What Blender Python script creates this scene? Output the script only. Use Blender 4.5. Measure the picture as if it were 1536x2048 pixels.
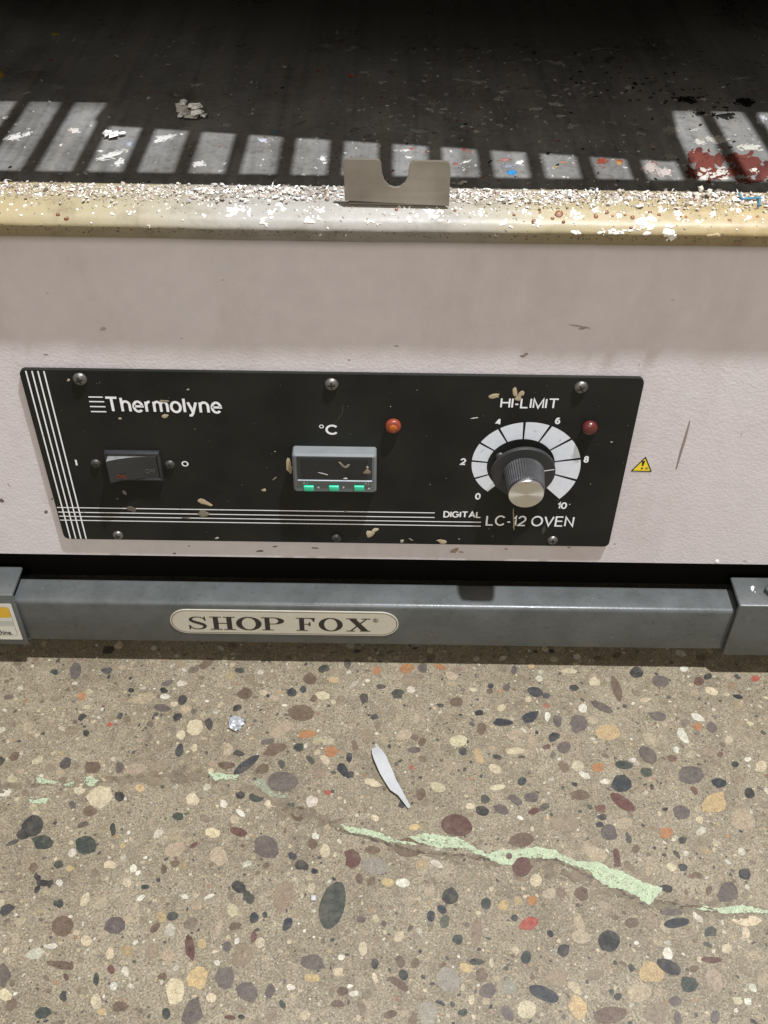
import bpy, bmesh, math, random
from mathutils import Vector, Matrix
from mathutils.bvhtree import BVHTree
random.seed(7)
for o in list(bpy.data.objects): bpy.data.objects.remove(o)
scene = bpy.context.scene
COL = scene.collection

# ------------------------------------------------------------------ camera
F = 2090.0; TH = math.radians(42.5); RO = math.radians(0.83)
CAMP = Vector((0, -0.48206, 0))
fwd = Vector((0, math.cos(TH), -math.sin(TH)))
rt0 = Vector((1, 0, 0)); up0 = Vector((0, math.sin(TH), math.cos(TH)))
rt = math.cos(RO)*rt0 + math.sin(RO)*up0
up = -math.sin(RO)*rt0 + math.cos(RO)*up0
cam = bpy.data.cameras.new('camera'); camo = bpy.data.objects.new('camera', cam); COL.objects.link(camo)
m3 = Matrix((rt, up, -fwd)).transposed()
camo.matrix_world = Matrix.Translation(CAMP) @ m3.to_4x4()
cam.sensor_fit = 'HORIZONTAL'; cam.sensor_width = 36; cam.lens = F/1536*36
cam.clip_start = 0.01; cam.clip_end = 50
scene.camera = camo

# ------------------------------------------------------------------ light
LAMP = Vector((0.49, -0.365, 1.79)); LTGT = Vector((0, 0, -0.4))      # steep ceiling lamp, slightly right and in front
w = bpy.data.worlds.new('World'); scene.world = w; w.use_nodes = True
bg = w.node_tree.nodes['Background']; bg.inputs[0].default_value = (1.0, 0.955, 0.885, 1); bg.inputs[1].default_value = 0.325
def area(name, target, direction, dist, size, power, col):
    l = bpy.data.lights.new(name, 'AREA'); l.shape = 'DISK'; l.size = size; l.energy = power; l.color = col
    o = bpy.data.objects.new(name, l); COL.objects.link(o)
    d = direction.normalized(); o.location = target - d*dist
    o.rotation_euler = d.to_track_quat('-Z', 'Y').to_euler()
area('ceiling_lamp', LTGT, LTGT-LAMP, (LTGT-LAMP).length, 0.066, 102, (0.965, 1.0, 1.06))
area('room_lamp', Vector((0, 0, -0.3)), Vector((0.1, 1.4, -1.0)), 3.0, 1.0, 31, (1.0, 0.945, 0.87))
scene.view_settings.view_transform = 'Standard'; scene.view_settings.look = 'None'
scene.view_settings.exposure = 0.0; scene.view_settings.gamma = 1.0
scene.view_settings.use_curve_mapping = False

# ------------------------------------------------------------------ helpers
def ray(px, py): return fwd + rt*((px-768)/F) - up*((py-1024)/F)
def at_y(px, py, Y):
    d = ray(px, py); return CAMP + d*((Y-CAMP.y)/d.y)
def at_z(px, py, Z):
    d = ray(px, py); return CAMP + d*((Z-CAMP.z)/d.z)
def lin(c):
    out = []
    for v in c:
        v /= 255.0
        out.append(v/12.92 if v <= 0.04045 else ((v+0.055)/1.055)**2.4)
    return out
def lift(px, py, h):
    """the point h above the chamber floor that the ceiling lamp projects onto this spot of the floor"""
    p = at_z(px, py, LEDGE); return p+(LAMP-p)*(h/(LAMP.z-p.z))
def rgba(c, k=1.0): return tuple(min(1, v*k) for v in lin(c)) + (1.0,)

def nodes(name):
    m = bpy.data.materials.new(name); m.use_nodes = True
    nt = m.node_tree; b = nt.nodes['Principled BSDF']
    return m, nt, b
def N(nt, t, **kw):
    n = nt.nodes.new(t)
    for k, v in kw.items():
        if k in n.inputs: n.inputs[k].default_value = v
        else: setattr(n, k, v)
    return n
def noise(nt, scale, detail=4, rough=0.55, stretch=None):
    tc = N(nt, 'ShaderNodeTexCoord')
    n = N(nt, 'ShaderNodeTexNoise'); n.inputs['Scale'].default_value = scale
    n.inputs['Detail'].default_value = detail; n.inputs['Roughness'].default_value = rough
    if stretch:
        mp = N(nt, 'ShaderNodeMapping'); mp.inputs['Scale'].default_value = stretch
        nt.links.new(tc.outputs['Object'], mp.inputs[0]); nt.links.new(mp.outputs[0], n.inputs['Vector'])
    else: nt.links.new(tc.outputs['Object'], n.inputs['Vector'])
    return n.outputs['Fac']
def ramp(nt, fac, stops):
    r = N(nt, 'ShaderNodeValToRGB'); e = r.color_ramp.elements
    e[0].position, e[0].color = stops[0]; e[1].position, e[1].color = stops[-1]
    for p, c in stops[1:-1]:
        k = e.new(p); k.color = c
    nt.links.new(fac, r.inputs[0]); return r.outputs[0]
def mixc(nt, fac, a, b, mode='MIX'):
    n = N(nt, 'ShaderNodeMix'); n.data_type = 'RGBA'; n.blend_type = mode
    for s, v in ((0, fac), (6, a), (7, b)):
        if hasattr(v, 'is_linked') or hasattr(v, 'links'): nt.links.new(v, n.inputs[s])
        else: n.inputs[s].default_value = v
    return n.outputs[2]
def bump(nt, b, h, strength, dist):
    n = N(nt, 'ShaderNodeBump'); n.inputs['Strength'].default_value = strength; n.inputs['Distance'].default_value = dist
    nt.links.new(h, n.inputs['Height']); nt.links.new(n.outputs[0], b.inputs['Normal'])
def mat(name, col, rough=0.5, metal=0.0, var=0.12, vs=60, bs=0, bscale=800, bd=0.0005, spec=0.5, rv=0.1):
    m, nt, b = nodes(name)
    f = noise(nt, vs, 5)
    lo = tuple(v*(1-var) for v in col[:3])+(1,); hi = tuple(min(1, v*(1+var)) for v in col[:3])+(1,)
    nt.links.new(ramp(nt, f, [(0.3, lo), (0.7, hi)]), b.inputs['Base Color'])
    r0 = max(0.02, rough-rv); r1 = min(1, rough+rv)
    f2 = noise(nt, vs*2.7, 4)
    nt.links.new(ramp(nt, f2, [(0.3, (r0,)*3+(1,)), (0.7, (r1,)*3+(1,))]), b.inputs['Roughness'])
    b.inputs['Metallic'].default_value = metal; b.inputs['Specular IOR Level'].default_value = spec
    if bs: bump(nt, b, noise(nt, bscale, 3), bs, bd)
    return m
def attr_mat(name, rough=0.5, spec=0.5, bs=0.3, bscale=1500, bd=0.0003, var=0.25, vs=900):
    m, nt, b = nodes(name)
    a = N(nt, 'ShaderNodeAttribute'); a.attribute_name = 'tint'
    f = noise(nt, vs, 4)
    v = ramp(nt, f, [(0.3, (1-var,)*3+(1,)), (0.7, (1+var*0.3,)*3+(1,))])
    nt.links.new(mixc(nt, 1.0, a.outputs['Color'], v, 'MULTIPLY'), b.inputs['Base Color'])
    b.inputs['Roughness'].default_value = rough; b.inputs['Specular IOR Level'].default_value = spec
    if bs: bump(nt, b, noise(nt, bscale, 3), bs, bd)
    return m

class MB:
    def __init__(s): s.v = []; s.f = []; s.mi = []; s.c = []; s.sm = []
    def add(s, vs, fs, mi=0, col=(1, 1, 1, 1), smooth=False):
        o = len(s.v); s.v += [tuple(p) for p in vs]
        for f in fs: s.f.append(tuple(i+o for i in f)); s.mi.append(mi); s.c.append(col); s.sm.append(smooth)
    def bm(s, bm, mi=0, smooth=False, col=(1, 1, 1, 1)):
        bm.verts.index_update()
        s.add([v.co[:] for v in bm.verts], [[v.index for v in f.verts] for f in bm.faces], mi, col, smooth); bm.free()
    def box(s, lo, hi, bev=0, seg=3, mi=0, col=(1, 1, 1, 1)):
        b = bmesh.new(); bmesh.ops.create_cube(b, size=1)
        for v in b.verts:
            v.co = Vector([(lo[i]+hi[i])/2 + v.co[i]*(hi[i]-lo[i]) for i in range(3)])
        if bev: bmesh.ops.bevel(b, geom=b.edges[:], offset=bev, segments=seg, profile=0.5, affect='EDGES')
        s.bm(b, mi, bool(bev), col)
    def prism(s, pts, d, mi=0, col=(1, 1, 1, 1), smooth=False):
        """closed outline of 3D points swept along d"""
        n = len(pts); d = Vector(d)
        vs = [Vector(p) for p in pts] + [Vector(p)+d for p in pts]
        s.add(vs, [list(range(n))[::-1], list(range(n, 2*n))] + [[i, (i+1) % n, n+(i+1) % n, n+i] for i in range(n)], mi, col, smooth)
    def lathe(s, c, prof, n=48, axis='y', mi=0, col=(1, 1, 1, 1), smooth=True, ribs=None):
        """prof: list of (radius, height); height runs along -Y (towards the viewer) or +Z"""
        c = Vector(c); vs = []; fs = []
        for k, (r, h) in enumerate(prof):
            for i in range(n):
                a = 2*math.pi*i/n; rr = r
                if ribs and k in ribs: rr = r*(1.0 if i % 2 else 0.955)
                if axis == 'y': vs.append(c+Vector((rr*math.cos(a), -h, rr*math.sin(a))))
                else: vs.append(c+Vector((rr*math.cos(a), rr*math.sin(a), h)))
        for k in range(len(prof)-1):
            for i in range(n):
                j = (i+1) % n
                fs.append([k*n+i, k*n+j, (k+1)*n+j, (k+1)*n+i])
        fs.append([i for i in range(n)][::-1]); fs.append([(len(prof)-1)*n+i for i in range(n)])
        s.add(vs, fs, mi, col, smooth)
    def build(s, name, mats, parent=None, sharp=35):
        me = bpy.data.meshes.new(name); me.from_pydata(s.v, [], s.f)
        for m in (mats if isinstance(mats, (list, tuple)) else [mats]): me.materials.append(m)
        me.polygons.foreach_set('material_index', s.mi)
        me.polygons.foreach_set('use_smooth', s.sm)
        a = me.attributes.new('tint', 'FLOAT_COLOR', 'FACE')
        a.data.foreach_set('color', [x for c in s.c for x in c])
        me.update()
        if any(s.sm): me.set_sharp_from_angle(angle=math.radians(sharp))
        o = bpy.data.objects.new(name, me); COL.objects.link(o)
        if parent:
            o.parent = parent; o.matrix_parent_inverse = Matrix.Translation(-parent.location)
            if parent.parent: o.matrix_parent_inverse = Matrix.Identity(4)
        return o
def bvh(o): return BVHTree.FromPolygons([v.co.copy() for v in o.data.vertices], [p.vertices[:] for p in o.data.polygons])
def tag(o, label=None, cat=None, group=None, kind=None):
    for k, v in (('label', label), ('category', cat), ('group', group), ('kind', kind)):
        if v: o[k] = v
    return o
def empty(name, loc):
    o = bpy.data.objects.new(name, None); o.location = loc; o.empty_display_size = 0.05; COL.objects.link(o); return o

def wob(n, amp, rnd=random):
    """closed irregular radius profile"""
    ph = [rnd.uniform(0, 6.28) for _ in range(5)]; am = [rnd.uniform(0.3, 1)*amp/(k+1)**0.7 for k in range(5)]
    return [1+sum(am[k]*math.cos((k+2)*6.28318*i/n+ph[k]) for k in range(5)) for i in range(n)]
def blob_px(cx, cy, a, b, ang, n=14, amp=0.16):
    """outline of an irregular blob as photo points, to be dropped on a real surface"""
    r = wob(n, amp); t = math.radians(ang); out = []
    for i in range(n):
        u = 2*math.pi*i/n; x = a*r[i]*math.cos(u); y = b*r[i]*math.sin(u)
        out.append((cx+x*math.cos(t)-y*math.sin(t), cy+x*math.sin(t)+y*math.cos(t)))
    return out
def drop(mb, tree, outline, h, lift=0.00012, mi=0, col=(1, 1, 1, 1)):
    """lay a thin lump with this outline on a surface: real geometry with a rounded edge"""
    cx = sum(p[0] for p in outline)/len(outline); cy = sum(p[1] for p in outline)/len(outline)
    rings = [(1.0, 0.0), (0.85, 0.7), (0.5, 1.0)] if h > 0 else [(1.0, 0.0)]
    vs = []; n = len(outline)
    for s, q in rings:
        for (x, y) in outline:
            hit, nor, idx, dist = tree.ray_cast(CAMP, ray(cx+(x-cx)*s, cy+(y-cy)*s).normalized())
            if hit is None: return
            if nor.dot(CAMP-hit) < 0: nor = -nor
            vs.append(hit+nor*(lift+h*q*(0.8+0.4*random.random() if q else 1)))
    fs = []
    for k in range(len(rings)-1):
        for i in range(n):
            j = (i+1) % n; fs.append([k*n+i, k*n+j, (k+1)*n+j, (k+1)*n+i])
    fs.append([(len(rings)-1)*n+i for i in range(n)])
    mb.add(vs, fs, mi, col, h > 0)

def text(name, body, x0, x1, z0, z1, y, m, parent, bold=0.0, th=0.00018, shear=0.0):
    """lettering fitted to a box on a vertical plane"""
    cu = bpy.data.curves.new(name, 'FONT'); cu.body = body; cu.size = 1; cu.offset = bold; cu.shear = shear; cu.extrude = 0.01; cu.resolution_u = 6
    t = bpy.data.objects.new('t', cu); COL.objects.link(t)
    me = bpy.data.meshes.new_from_object(t.evaluated_get(bpy.context.evaluated_depsgraph_get()))
    bpy.data.objects.remove(t)
    xs = [v.co.x for v in me.vertices]; ys = [v.co.y for v in me.vertices]
    ax, bx, ay, by = min(xs), max(xs), min(ys), max(ys)
    for v in me.vertices:
        x, yy, zz = v.co
        v.co = (x0+(x-ax)/(bx-ax)*(x1-x0), y-0.00003-(0.5+zz/0.02)*th, z0+(yy-ay)/(by-ay)*(z1-z0))
    me.materials.clear(); me.materials.append(m)
    o = bpy.data.objects.new(name, me); COL.objects.link(o)
    if parent: o.parent = parent; o.matrix_parent_inverse = parent.matrix_world.inverted() if not parent.parent else Matrix.Identity(4)
    return o

# stroke lettering: each glyph is a set of centre lines (cap height 1), drawn as flat ribbons of even width
def arc(cx, cy, rx, ry, a0, a1, n=20):
    return [(cx+rx*math.cos(math.radians(a0+(a1-a0)*i/n)), cy+ry*math.sin(math.radians(a0+(a1-a0)*i/n))) for i in range(n+1)]
XH = 0.74
GL = {
 'T': (.84, [[(0, 1), (.84, 1)], [(.42, 1), (.42, 0)]]), 'C': (.90, [arc(.47, .5, .47, .5, 40, 320)]), 'H': (.76, [[(0, 0), (0, 1)], [(.76, 0), (.76, 1)], [(0, .53), (.76, .53)]]),
 'I': (0, [[(0, 0), (0, 1)]]), 'L': (.62, [[(0, 1), (0, 0), (.62, 0)]]), 'M': (.88, [[(0, 0), (0, 1), (.44, 0), (.88, 1), (.88, 0)]]),
 'D': (.78, [[(0, 0), (0, 1), (.3, 1)]+arc(.32, .5, .46, .5, 80, -80)+[(.3, 0), (0, 0)]]), 'G': (.94, [arc(.47, .5, .47, .5, 42, 330)+[(.94, .47), (.54, .47)]]),
 'A': (.88, [[(0, 0), (.44, 1), (.88, 0)], [(.15, .34), (.73, .34)]]), 'O': (1.0, [arc(.5, .5, .5, .5, 0, 360, 36)]), 'V': (.84, [[(0, 1), (.42, 0), (.84, 1)]]),
 'E': (.68, [[(.68, 1), (0, 1), (0, 0), (.68, 0)], [(0, .53), (.62, .53)]]), 'N': (.76, [[(0, 0), (0, 1), (.76, 0), (.76, 1)]]), '-': (.28, [[(0, .36), (.28, .36)]]),
 '0': (.66, [arc(.33, .5, .33, .5, 0, 360, 32)]), '1': (.30, [[(0, .74), (.18, .82), (.28, 1), (.28, 0)]]), '2': (.66, [arc(.33, .69, .32, .31, 170, -30)+[(.42, .36), (.14, .16), (0, 0), (.66, 0)]]),
 '4': (.72, [[(.54, 0), (.54, 1)], [(.50, .97), (.02, .27), (.72, .27)]]), '6': (.66, [arc(.33, .32, .33, .32, 180, 540, 28), arc(.40, .42, .40, .58, 180, 60)]), '8': (.66, [arc(.33, .75, .28, .25, 0, 360, 24), arc(.33, .26, .33, .26, 0, 360, 26)]),
 'h': (.58, [[(0, 0), (0, 1)], [(0, .36)]+arc(.29, .44, .29, .30, 180, 0)+[(.58, 0)]]), 'e': (.64, [[(.02, .39), (.64, .39)]+arc(.32, .37, .32, .37, 4, 318)]),
 'r': (.30, [[(0, 0), (0, XH)], [(0, .36)]+arc(.30, .40, .30, .34, 180, 88)]), 'm': (.98, [[(0, 0), (0, XH)], [(0, .36)]+arc(.245, .47, .245, .27, 180, 0)+[(.49, 0)], [(.49, .36)]+arc(.735, .47, .245, .27, 180, 0)+[(.98, 0)]]),
 'o': (.68, [arc(.34, .37, .34, .37, 0, 360, 30)]), 'l': (0, [[(0, 0), (0, 1)]]), 'y': (.60, [[(0, XH), (.30, .02)], [(.60, XH), (.27, -.12), (.16, -.24), (0, -.24)]]),
 'n': (.58, [[(0, 0), (0, XH)], [(0, .36)]+arc(.29, .44, .29, .30, 180, 0)+[(.58, 0)]]), ' ': (.12, []),
}
def ribbon(pts, hw):
    p = [Vector(q_) for q_ in pts]; closed = (p[0]-p[-1]).length < 1e-6; L = []; R = []; n = len(p)
    for i in range(n):
        a = p[i-1] if i else (p[-2] if closed else None); c = p[i+1] if i < n-1 else (p[1] if closed else None)
        d1 = (p[i]-a).normalized() if a is not None else None; d2 = (c-p[i]).normalized() if c is not None else None
        d1 = d1 if d1 is not None else d2; d2 = d2 if d2 is not None else d1
        n1 = Vector((-d1.y, d1.x)); n2 = Vector((-d2.y, d2.x)); m_ = n1+n2
        m_ = m_.normalized() if m_.length > 1e-4 else n1
        k = hw/max(0.42, m_.dot(n1)); L.append(p[i]+m_*k); R.append(p[i]-m_*k)
    return L, R
def sans(name, body, x0, x1, z0, z1, y, m, parent, hw, gap=0.26, slant=0.0):
    """letters fitted to a box (cap height, or ascender to descender), stroke half width hw in metres"""
    lines = []; pen = 0
    for ch in body:
        w_, st = GL[ch]
        for pl in st: lines.append([(pen+a, b) for a, b in pl])
        pen += w_+gap
    xs = [a for l in lines for a, b in l]; ys = [b for l in lines for a, b in l]
    lo = min(ys); sx = (x1-x0-2*hw)/max(1e-6, max(xs)-min(xs)) if max(xs)-min(xs) > .05 else (z1-z0); sz = (z1-z0-2*hw)/max(1e-6, max(ys)-lo) if max(ys)-lo > 0.05 else 0
    mb = MB(); bx = min(xs)
    for k, l in enumerate(lines):
        q_ = [(x0+hw+(a-bx)*sx+slant*(b-lo)*sz, z0+hw+(b-lo)*sz) for a, b in l]
        L, R = ribbon(q_, hw); yy = y-0.00006-0.000004*(k % 5)
        mb.add([v for a, b in zip(L, R) for v in ((a.x, yy, a.y), (b.x, yy, b.y))], [(2*i+1, 2*i+3, 2*i+2, 2*i) for i in range(len(L)-1)])
    return mb.build(name, m, parent)

# ------------------------------------------------------------------ measures
FACE = 0.0025          # sheet-metal front of the oven; the control panel's front is Y = 0
LEDGE = at_y(760, 410, -0.001).z     # rim ledge and chamber floor
CY0 = at_z(760, 374, LEDGE).y
BOT = at_y(768, 1118, FACE).z
FLOOR = -0.5735
RAILT = BOT-0.025; RAILF = -0.0166

# ------------------------------------------------------------------ materials
M = {}
M['black'] = mat('black_paint', (0.0122, 0.0126, 0.0106), 0.55, 0, 0.38, 22, 0.12, 2500, 0.0002, 0.2)
M['ink'] = mat('white_ink', (0.80, 0.80, 0.82), 0.5, 0, 0.08, 300)
M['scale'] = mat('scale_ink', (0.66, 0.69, 0.75), 0.45, 0, 0.05, 200)
M['maroon'] = mat('dark_line', (0.018, 0.014, 0.016), 0.5)
M['darkplastic'] = mat('dark_plastic', (0.022, 0.023, 0.024), 0.42, 0, 0.1, 80)
M['skirt'] = mat('skirt_plastic', (0.022, 0.023, 0.023), 0.45, 0, 0.1, 80)
M['grip'] = mat('grip_plastic', (0.044, 0.043, 0.043), 0.5, 0, 0.15, 80)
M['steel'] = mat('screw_steel', (0.20, 0.19, 0.175), 0.42, 0.85, 0.3, 500, 0.1, 1500, 0.0003)
M['dull'] = mat('blackened_steel', (0.09, 0.085, 0.08), 0.45, 0.7, 0.3, 500)
M['hole'] = mat('recess', (0.01, 0.01, 0.01), 0.8)
M['greyplastic'] = mat('grey_plastic', (0.15, 0.158, 0.158), 0.42, 0, 0.06, 100)
M['greylow'] = mat('grey_plastic_low', (0.105, 0.118, 0.122), 0.4, 0, 0.06, 100)
M['green'] = mat('green_rubber', (0.035, 0.44, 0.26), 0.4, 0, 0.05, 200)
M['window'] = mat('display_window', (0.012, 0.014, 0.015), 0.12, 0, 0.1, 50, rv=0.04)
M['label'] = mat('pale_ink', (0.45, 0.5, 0.52), 0.5)
M['redink'] = mat('red_ink', (0.17, 0.02, 0.01), 0.5)
M['greyink'] = mat('grey_ink', (0.075, 0.07, 0.065), 0.5)
M['yellow'] = mat('yellow_vinyl', (0.80, 0.62, 0.03), 0.4, 0, 0.06, 200)
M['printblack'] = mat('print_black', (0.02, 0.016, 0.012), 0.5)
M['paper'] = mat('white_paper', (0.35, 0.35, 0.345), 0.55, 0, 0.06, 200, 0.2, 500, 0.0004)
M['foil'] = mat('foil', (0.36, 0.365, 0.38), 0.4, 0.3, 0.15, 300, 0.3, 500, 0.0006)
M['shelf'] = mat('shelf_steel', (0.18, 0.17, 0.16), 0.5, 0.4, 0.2, 40)
M['shell'] = mat('shell_paint', (0.5, 0.44, 0.42), 0.5, 0, 0.05, 20)
M['gapshade'] = mat('gap_shade_black', (0.004, 0.0036, 0.0026), 0.8, spec=0.1)
M['rubber'] = mat('black_rubber', (0.02, 0.02, 0.02), 0.7)
M['cream'] = mat('plate_metal', (0.56, 0.53, 0.44), 0.36, 0.25, 0.05, 120, 0.1, 600, 0.0003)
M['brown'] = mat('plate_border', (0.07, 0.03, 0.02), 0.5)
M['sticker'] = mat('sticker_paper', (0.58, 0.56, 0.49), 0.45, 0, 0.05, 100)
M['stickergrey'] = mat('sticker_grey', (0.42, 0.42, 0.38), 0.45, 0, 0.05, 100)
M['amber'] = mat('sticker_amber', (0.60, 0.36, 0.03), 0.45, 0, 0.08, 100)
M['splat'] = attr_mat('dried_paint', 0.5, 0.4, 0.3, 1200, 0.0004)
M['flake'] = attr_mat('flake_paint', 0.55, 0.4, 0.2)
M['lamp_o'] = mat('orange_lens', (0.20, 0.036, 0.018), 0.35, 0, 0.1, 300)
M['lamp_oc'] = mat('orange_core', (0.36, 0.08, 0.011), 0.3, 0, 0.1, 300)
M['lamp_r'] = mat('red_lens', (0.085, 0.016, 0.013), 0.3, 0, 0.1, 300)

def spun():
    m, nt, b = nodes('spun_aluminium')
    b.inputs['Base Color'].default_value = (0.70, 0.685, 0.65, 1); b.inputs['Metallic'].default_value = 1
    b.inputs['Roughness'].default_value = 0.36; b.inputs['Anisotropic'].default_value = 0.85
    t = N(nt, 'ShaderNodeTangent'); t.direction_type = 'RADIAL'; t.axis = 'Y'
    nt.links.new(t.outputs[0], b.inputs['Tangent'])
    return m
M['spun'] = spun()
M['chrome'] = mat('bright_rim', (0.75, 0.75, 0.78), 0.2, 1, 0.05, 100)

def face_paint():
    m, nt, b = nodes('textured_enamel')
    f = noise(nt, 7, 4); f2 = noise(nt, 90, 5)
    c = ramp(nt, f, [(0.3, (0.605, 0.552, 0.556, 1)), (0.7, (0.64, 0.590, 0.597, 1))])
    c = mixc(nt, 1.0, c, ramp(nt, f2, [(0.3, (0.94, 0.94, 0.94, 1)), (0.7, (1, 1, 1, 1))]), 'MULTIPLY')
    smear = ramp(nt, noise(nt, 16, 6, 0.7, (1, 1, 0.35)), [(0.34, (0.90, 0.885, 0.87, 1)), (0.52, (1, 1, 1, 1))])
    c = mixc(nt, 1.0, c, smear, 'MULTIPLY')
    nt.links.new(c, b.inputs['Base Color'])
    nt.links.new(ramp(nt, noise(nt, 24, 5, 0.6), [(0.3, (0.40,)*3+(1,)), (0.7, (0.58,)*3+(1,))]), b.inputs['Roughness']); b.inputs['Specular IOR Level'].default_value = 0.35
    bump(nt, b, noise(nt, 560, 2, 0.5), 0.30, 0.0006)
    return m
M['face'] = face_paint()

def rim_paint():
    """grey paint baked yellow towards both ends: the colour really changes along the rim"""
    m, nt, b = nodes('baked_enamel')
    tc = N(nt, 'ShaderNodeTexCoord'); sp = N(nt, 'ShaderNodeSeparateXYZ'); nt.links.new(tc.outputs['Object'], sp.inputs[0])
    mr = N(nt, 'ShaderNodeMapRange'); mr.inputs['From Min'].default_value = -0.25; mr.inputs['From Max'].default_value = 0.25
    nt.links.new(sp.outputs[0], mr.inputs[0])
    ad = N(nt, 'ShaderNodeMath'); ad.operation = 'MULTIPLY_ADD'; ad.inputs[1].default_value = 0.10; nt.links.new(noise(nt, 22, 4), ad.inputs[0]); nt.links.new(mr.outputs[0], ad.inputs[2])
    y = (0.305, 0.228, 0.108, 1); y2 = (0.285, 0.24, 0.145, 1); g = (0.265, 0.245, 0.215, 1)
    c = ramp(nt, ad.outputs[0], [(0.08, y), (0.26, y2), (0.42, g), (0.60, g), (0.70, y2), (0.88, y)])
    d = ramp(nt, noise(nt, 70, 6, 0.65), [(0.30, (0.72, 0.70, 0.66, 1)), (0.5, (1, 1, 1, 1))])
    c = mixc(nt, 1.0, c, d, 'MULTIPLY')
    nt.links.new(c, b.inputs['Base Color']); b.inputs['Roughness'].default_value = 0.5
    bump(nt, b, noise(nt, 160, 5), 0.3, 0.0010)
    return m
M['rim'] = rim_paint()

def chamber_metal():
    m, nt, b = nodes('stained_reflection_metal')
    f = noise(nt, 28, 6, 0.62); f2 = noise(nt, 9, 4, 0.6, (14, 0.5, 1)); f3 = noise(nt, 240, 4, 0.6)
    c = ramp(nt, f, [(0.25, (0.108, 0.104, 0.098, 1)), (0.55, (0.168, 0.167, 0.167, 1)), (0.8, (0.208, 0.208, 0.210, 1))])
    c = mixc(nt, 1.0, c, ramp(nt, f2, [(0.3, (0.66, 0.63, 0.56, 1)), (0.5, (0.95, 0.93, 0.88, 1)), (0.68, (1.15, 1.08, 0.95, 1))]), 'MULTIPLY')  # lengthwise streaks paint in blurred reflections of the back wall
    c = mixc(nt, 1.0, c, ramp(nt, f3, [(0.32, (0.75, 0.72, 0.68, 1)), (0.5, (1, 1, 1, 1))]), 'MULTIPLY')
    nt.links.new(c, b.inputs['Base Color'])
    nt.links.new(ramp(nt, f, [(0.3, (0.24,)*3+(1,)), (0.7, (0.42,)*3+(1,))]), b.inputs['Roughness'])
    b.inputs['Specular IOR Level'].default_value = 0.45
    bump(nt, b, noise(nt, 180, 4), 0.12, 0.0006)
    return m
M['chamber'] = chamber_metal()
M['chamberwall'] = mat('chamber_wall_metal', (0.085, 0.066, 0.042), 0.5, 0, 0.5, 14)

def brushed():
    m, nt, b = nodes('brushed_steel')
    f = noise(nt, 60, 5, 0.6, (0.3, 1, 14))
    nt.links.new(ramp(nt, noise(nt, 30, 4), [(0.3, (0.26, 0.235, 0.20, 1)), (0.7, (0.43, 0.40, 0.35, 1))]), b.inputs['Base Color'])
    b.inputs['Metallic'].default_value = 0.7
    nt.links.new(ramp(nt, f, [(0.3, (0.34,)*3+(1,)), (0.7, (0.52,)*3+(1,))]), b.inputs['Roughness'])
    bump(nt, b, noise(nt, 300, 4), 0.08, 0.0005)
    return m
M['brushed'] = brushed()

def rail_paint():
    m, nt, b = nodes('slate_powder_coat')
    f = noise(nt, 35, 5, 0.6); f2 = noise(nt, 260, 4)
    c = ramp(nt, f, [(0.3, (0.062, 0.066, 0.063, 1)), (0.7, (0.096, 0.100, 0.096, 1))])
    c = mixc(nt, 1.0, c, ramp(nt, f2, [(0.28, (0.8, 0.8, 0.78, 1)), (0.45, (1, 1, 1, 1))]), 'MULTIPLY')
    nt.links.new(c, b.inputs['Base Color'])
    nt.links.new(ramp(nt, f, [(0.3, (0.27,)*3+(1,)), (0.7, (0.42,)*3+(1,))]), b.inputs['Roughness'])
    bump(nt, b, noise(nt, 700, 3), 0.18, 0.0005)
    return m
M['rail'] = rail_paint()

def concrete():
    m, nt, b = nodes('ground_concrete')
    f = noise(nt, 12, 5, 0.6); f1 = noise(nt, 130, 6, 0.7); f2 = noise(nt, 900, 4, 0.6)
    c = ramp(nt, f, [(0.3, (0.162, 0.135, 0.092, 1)), (0.7, (0.192, 0.163, 0.114, 1))])
    c = mixc(nt, 1.0, c, ramp(nt, noise(nt, 26, 5, 0.65), [(0.32, (0.84, 0.83, 0.82, 1)), (0.55, (1.03, 1.03, 1.02, 1))]), 'MULTIPLY')
    c = mixc(nt, 1.0, c, ramp(nt, f1, [(0.3, (0.72, 0.70, 0.68, 1)), (0.6, (1.08, 1.08, 1.08, 1))]), 'MULTIPLY')
    c = mixc(nt, 1.0, c, ramp(nt, f2, [(0.3, (0.5, 0.48, 0.46, 1)), (0.48, (1, 1, 1, 1)), (0.66, (1.6, 1.57, 1.5, 1))]), 'MULTIPLY')
    nt.links.new(c, b.inputs['Base Color']); b.inputs['Roughness'].default_value = 0.55
    b.inputs['Specular IOR Level'].default_value = 0.35
    bump(nt, b, f2, 0.25, 0.0003)
    return m
M['concrete'] = concrete()
def stone_mat():
    m, nt, b = nodes('aggregate_stone')
    a = N(nt, 'ShaderNodeAttribute'); a.attribute_name = 'tint'
    c = mixc(nt, 1.0, a.outputs['Color'], ramp(nt, noise(nt, 300, 6, 0.7), [(0.3, (0.68, 0.67, 0.66, 1)), (0.5, (1, 1, 1, 1)), (0.72, (1.22, 1.2, 1.18, 1))]), 'MULTIPLY')
    c = mixc(nt, 1.0, c, ramp(nt, noise(nt, 1300, 4, 0.6), [(0.34, (0.7, 0.7, 0.7, 1)), (0.5, (1, 1, 1, 1)), (0.66, (1.35, 1.33, 1.3, 1))]), 'MULTIPLY')
    film = ramp(nt, noise(nt, 170, 6, 0.75), [(0.44, (0.0,)*3+(1,)), (0.74, (0.42,)*3+(1,))])     # worn cement film over the stones
    c = mixc(nt, film, c, (0.175, 0.148, 0.104, 1))
    nt.links.new(c, b.inputs['Base Color']); b.inputs['Roughness'].default_value = 0.48; b.inputs['Specular IOR Level'].default_value = 0.35
    bump(nt, b, noise(nt, 900, 4), 0.2, 0.0003)
    return m
M['stone'] = stone_mat()

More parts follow.
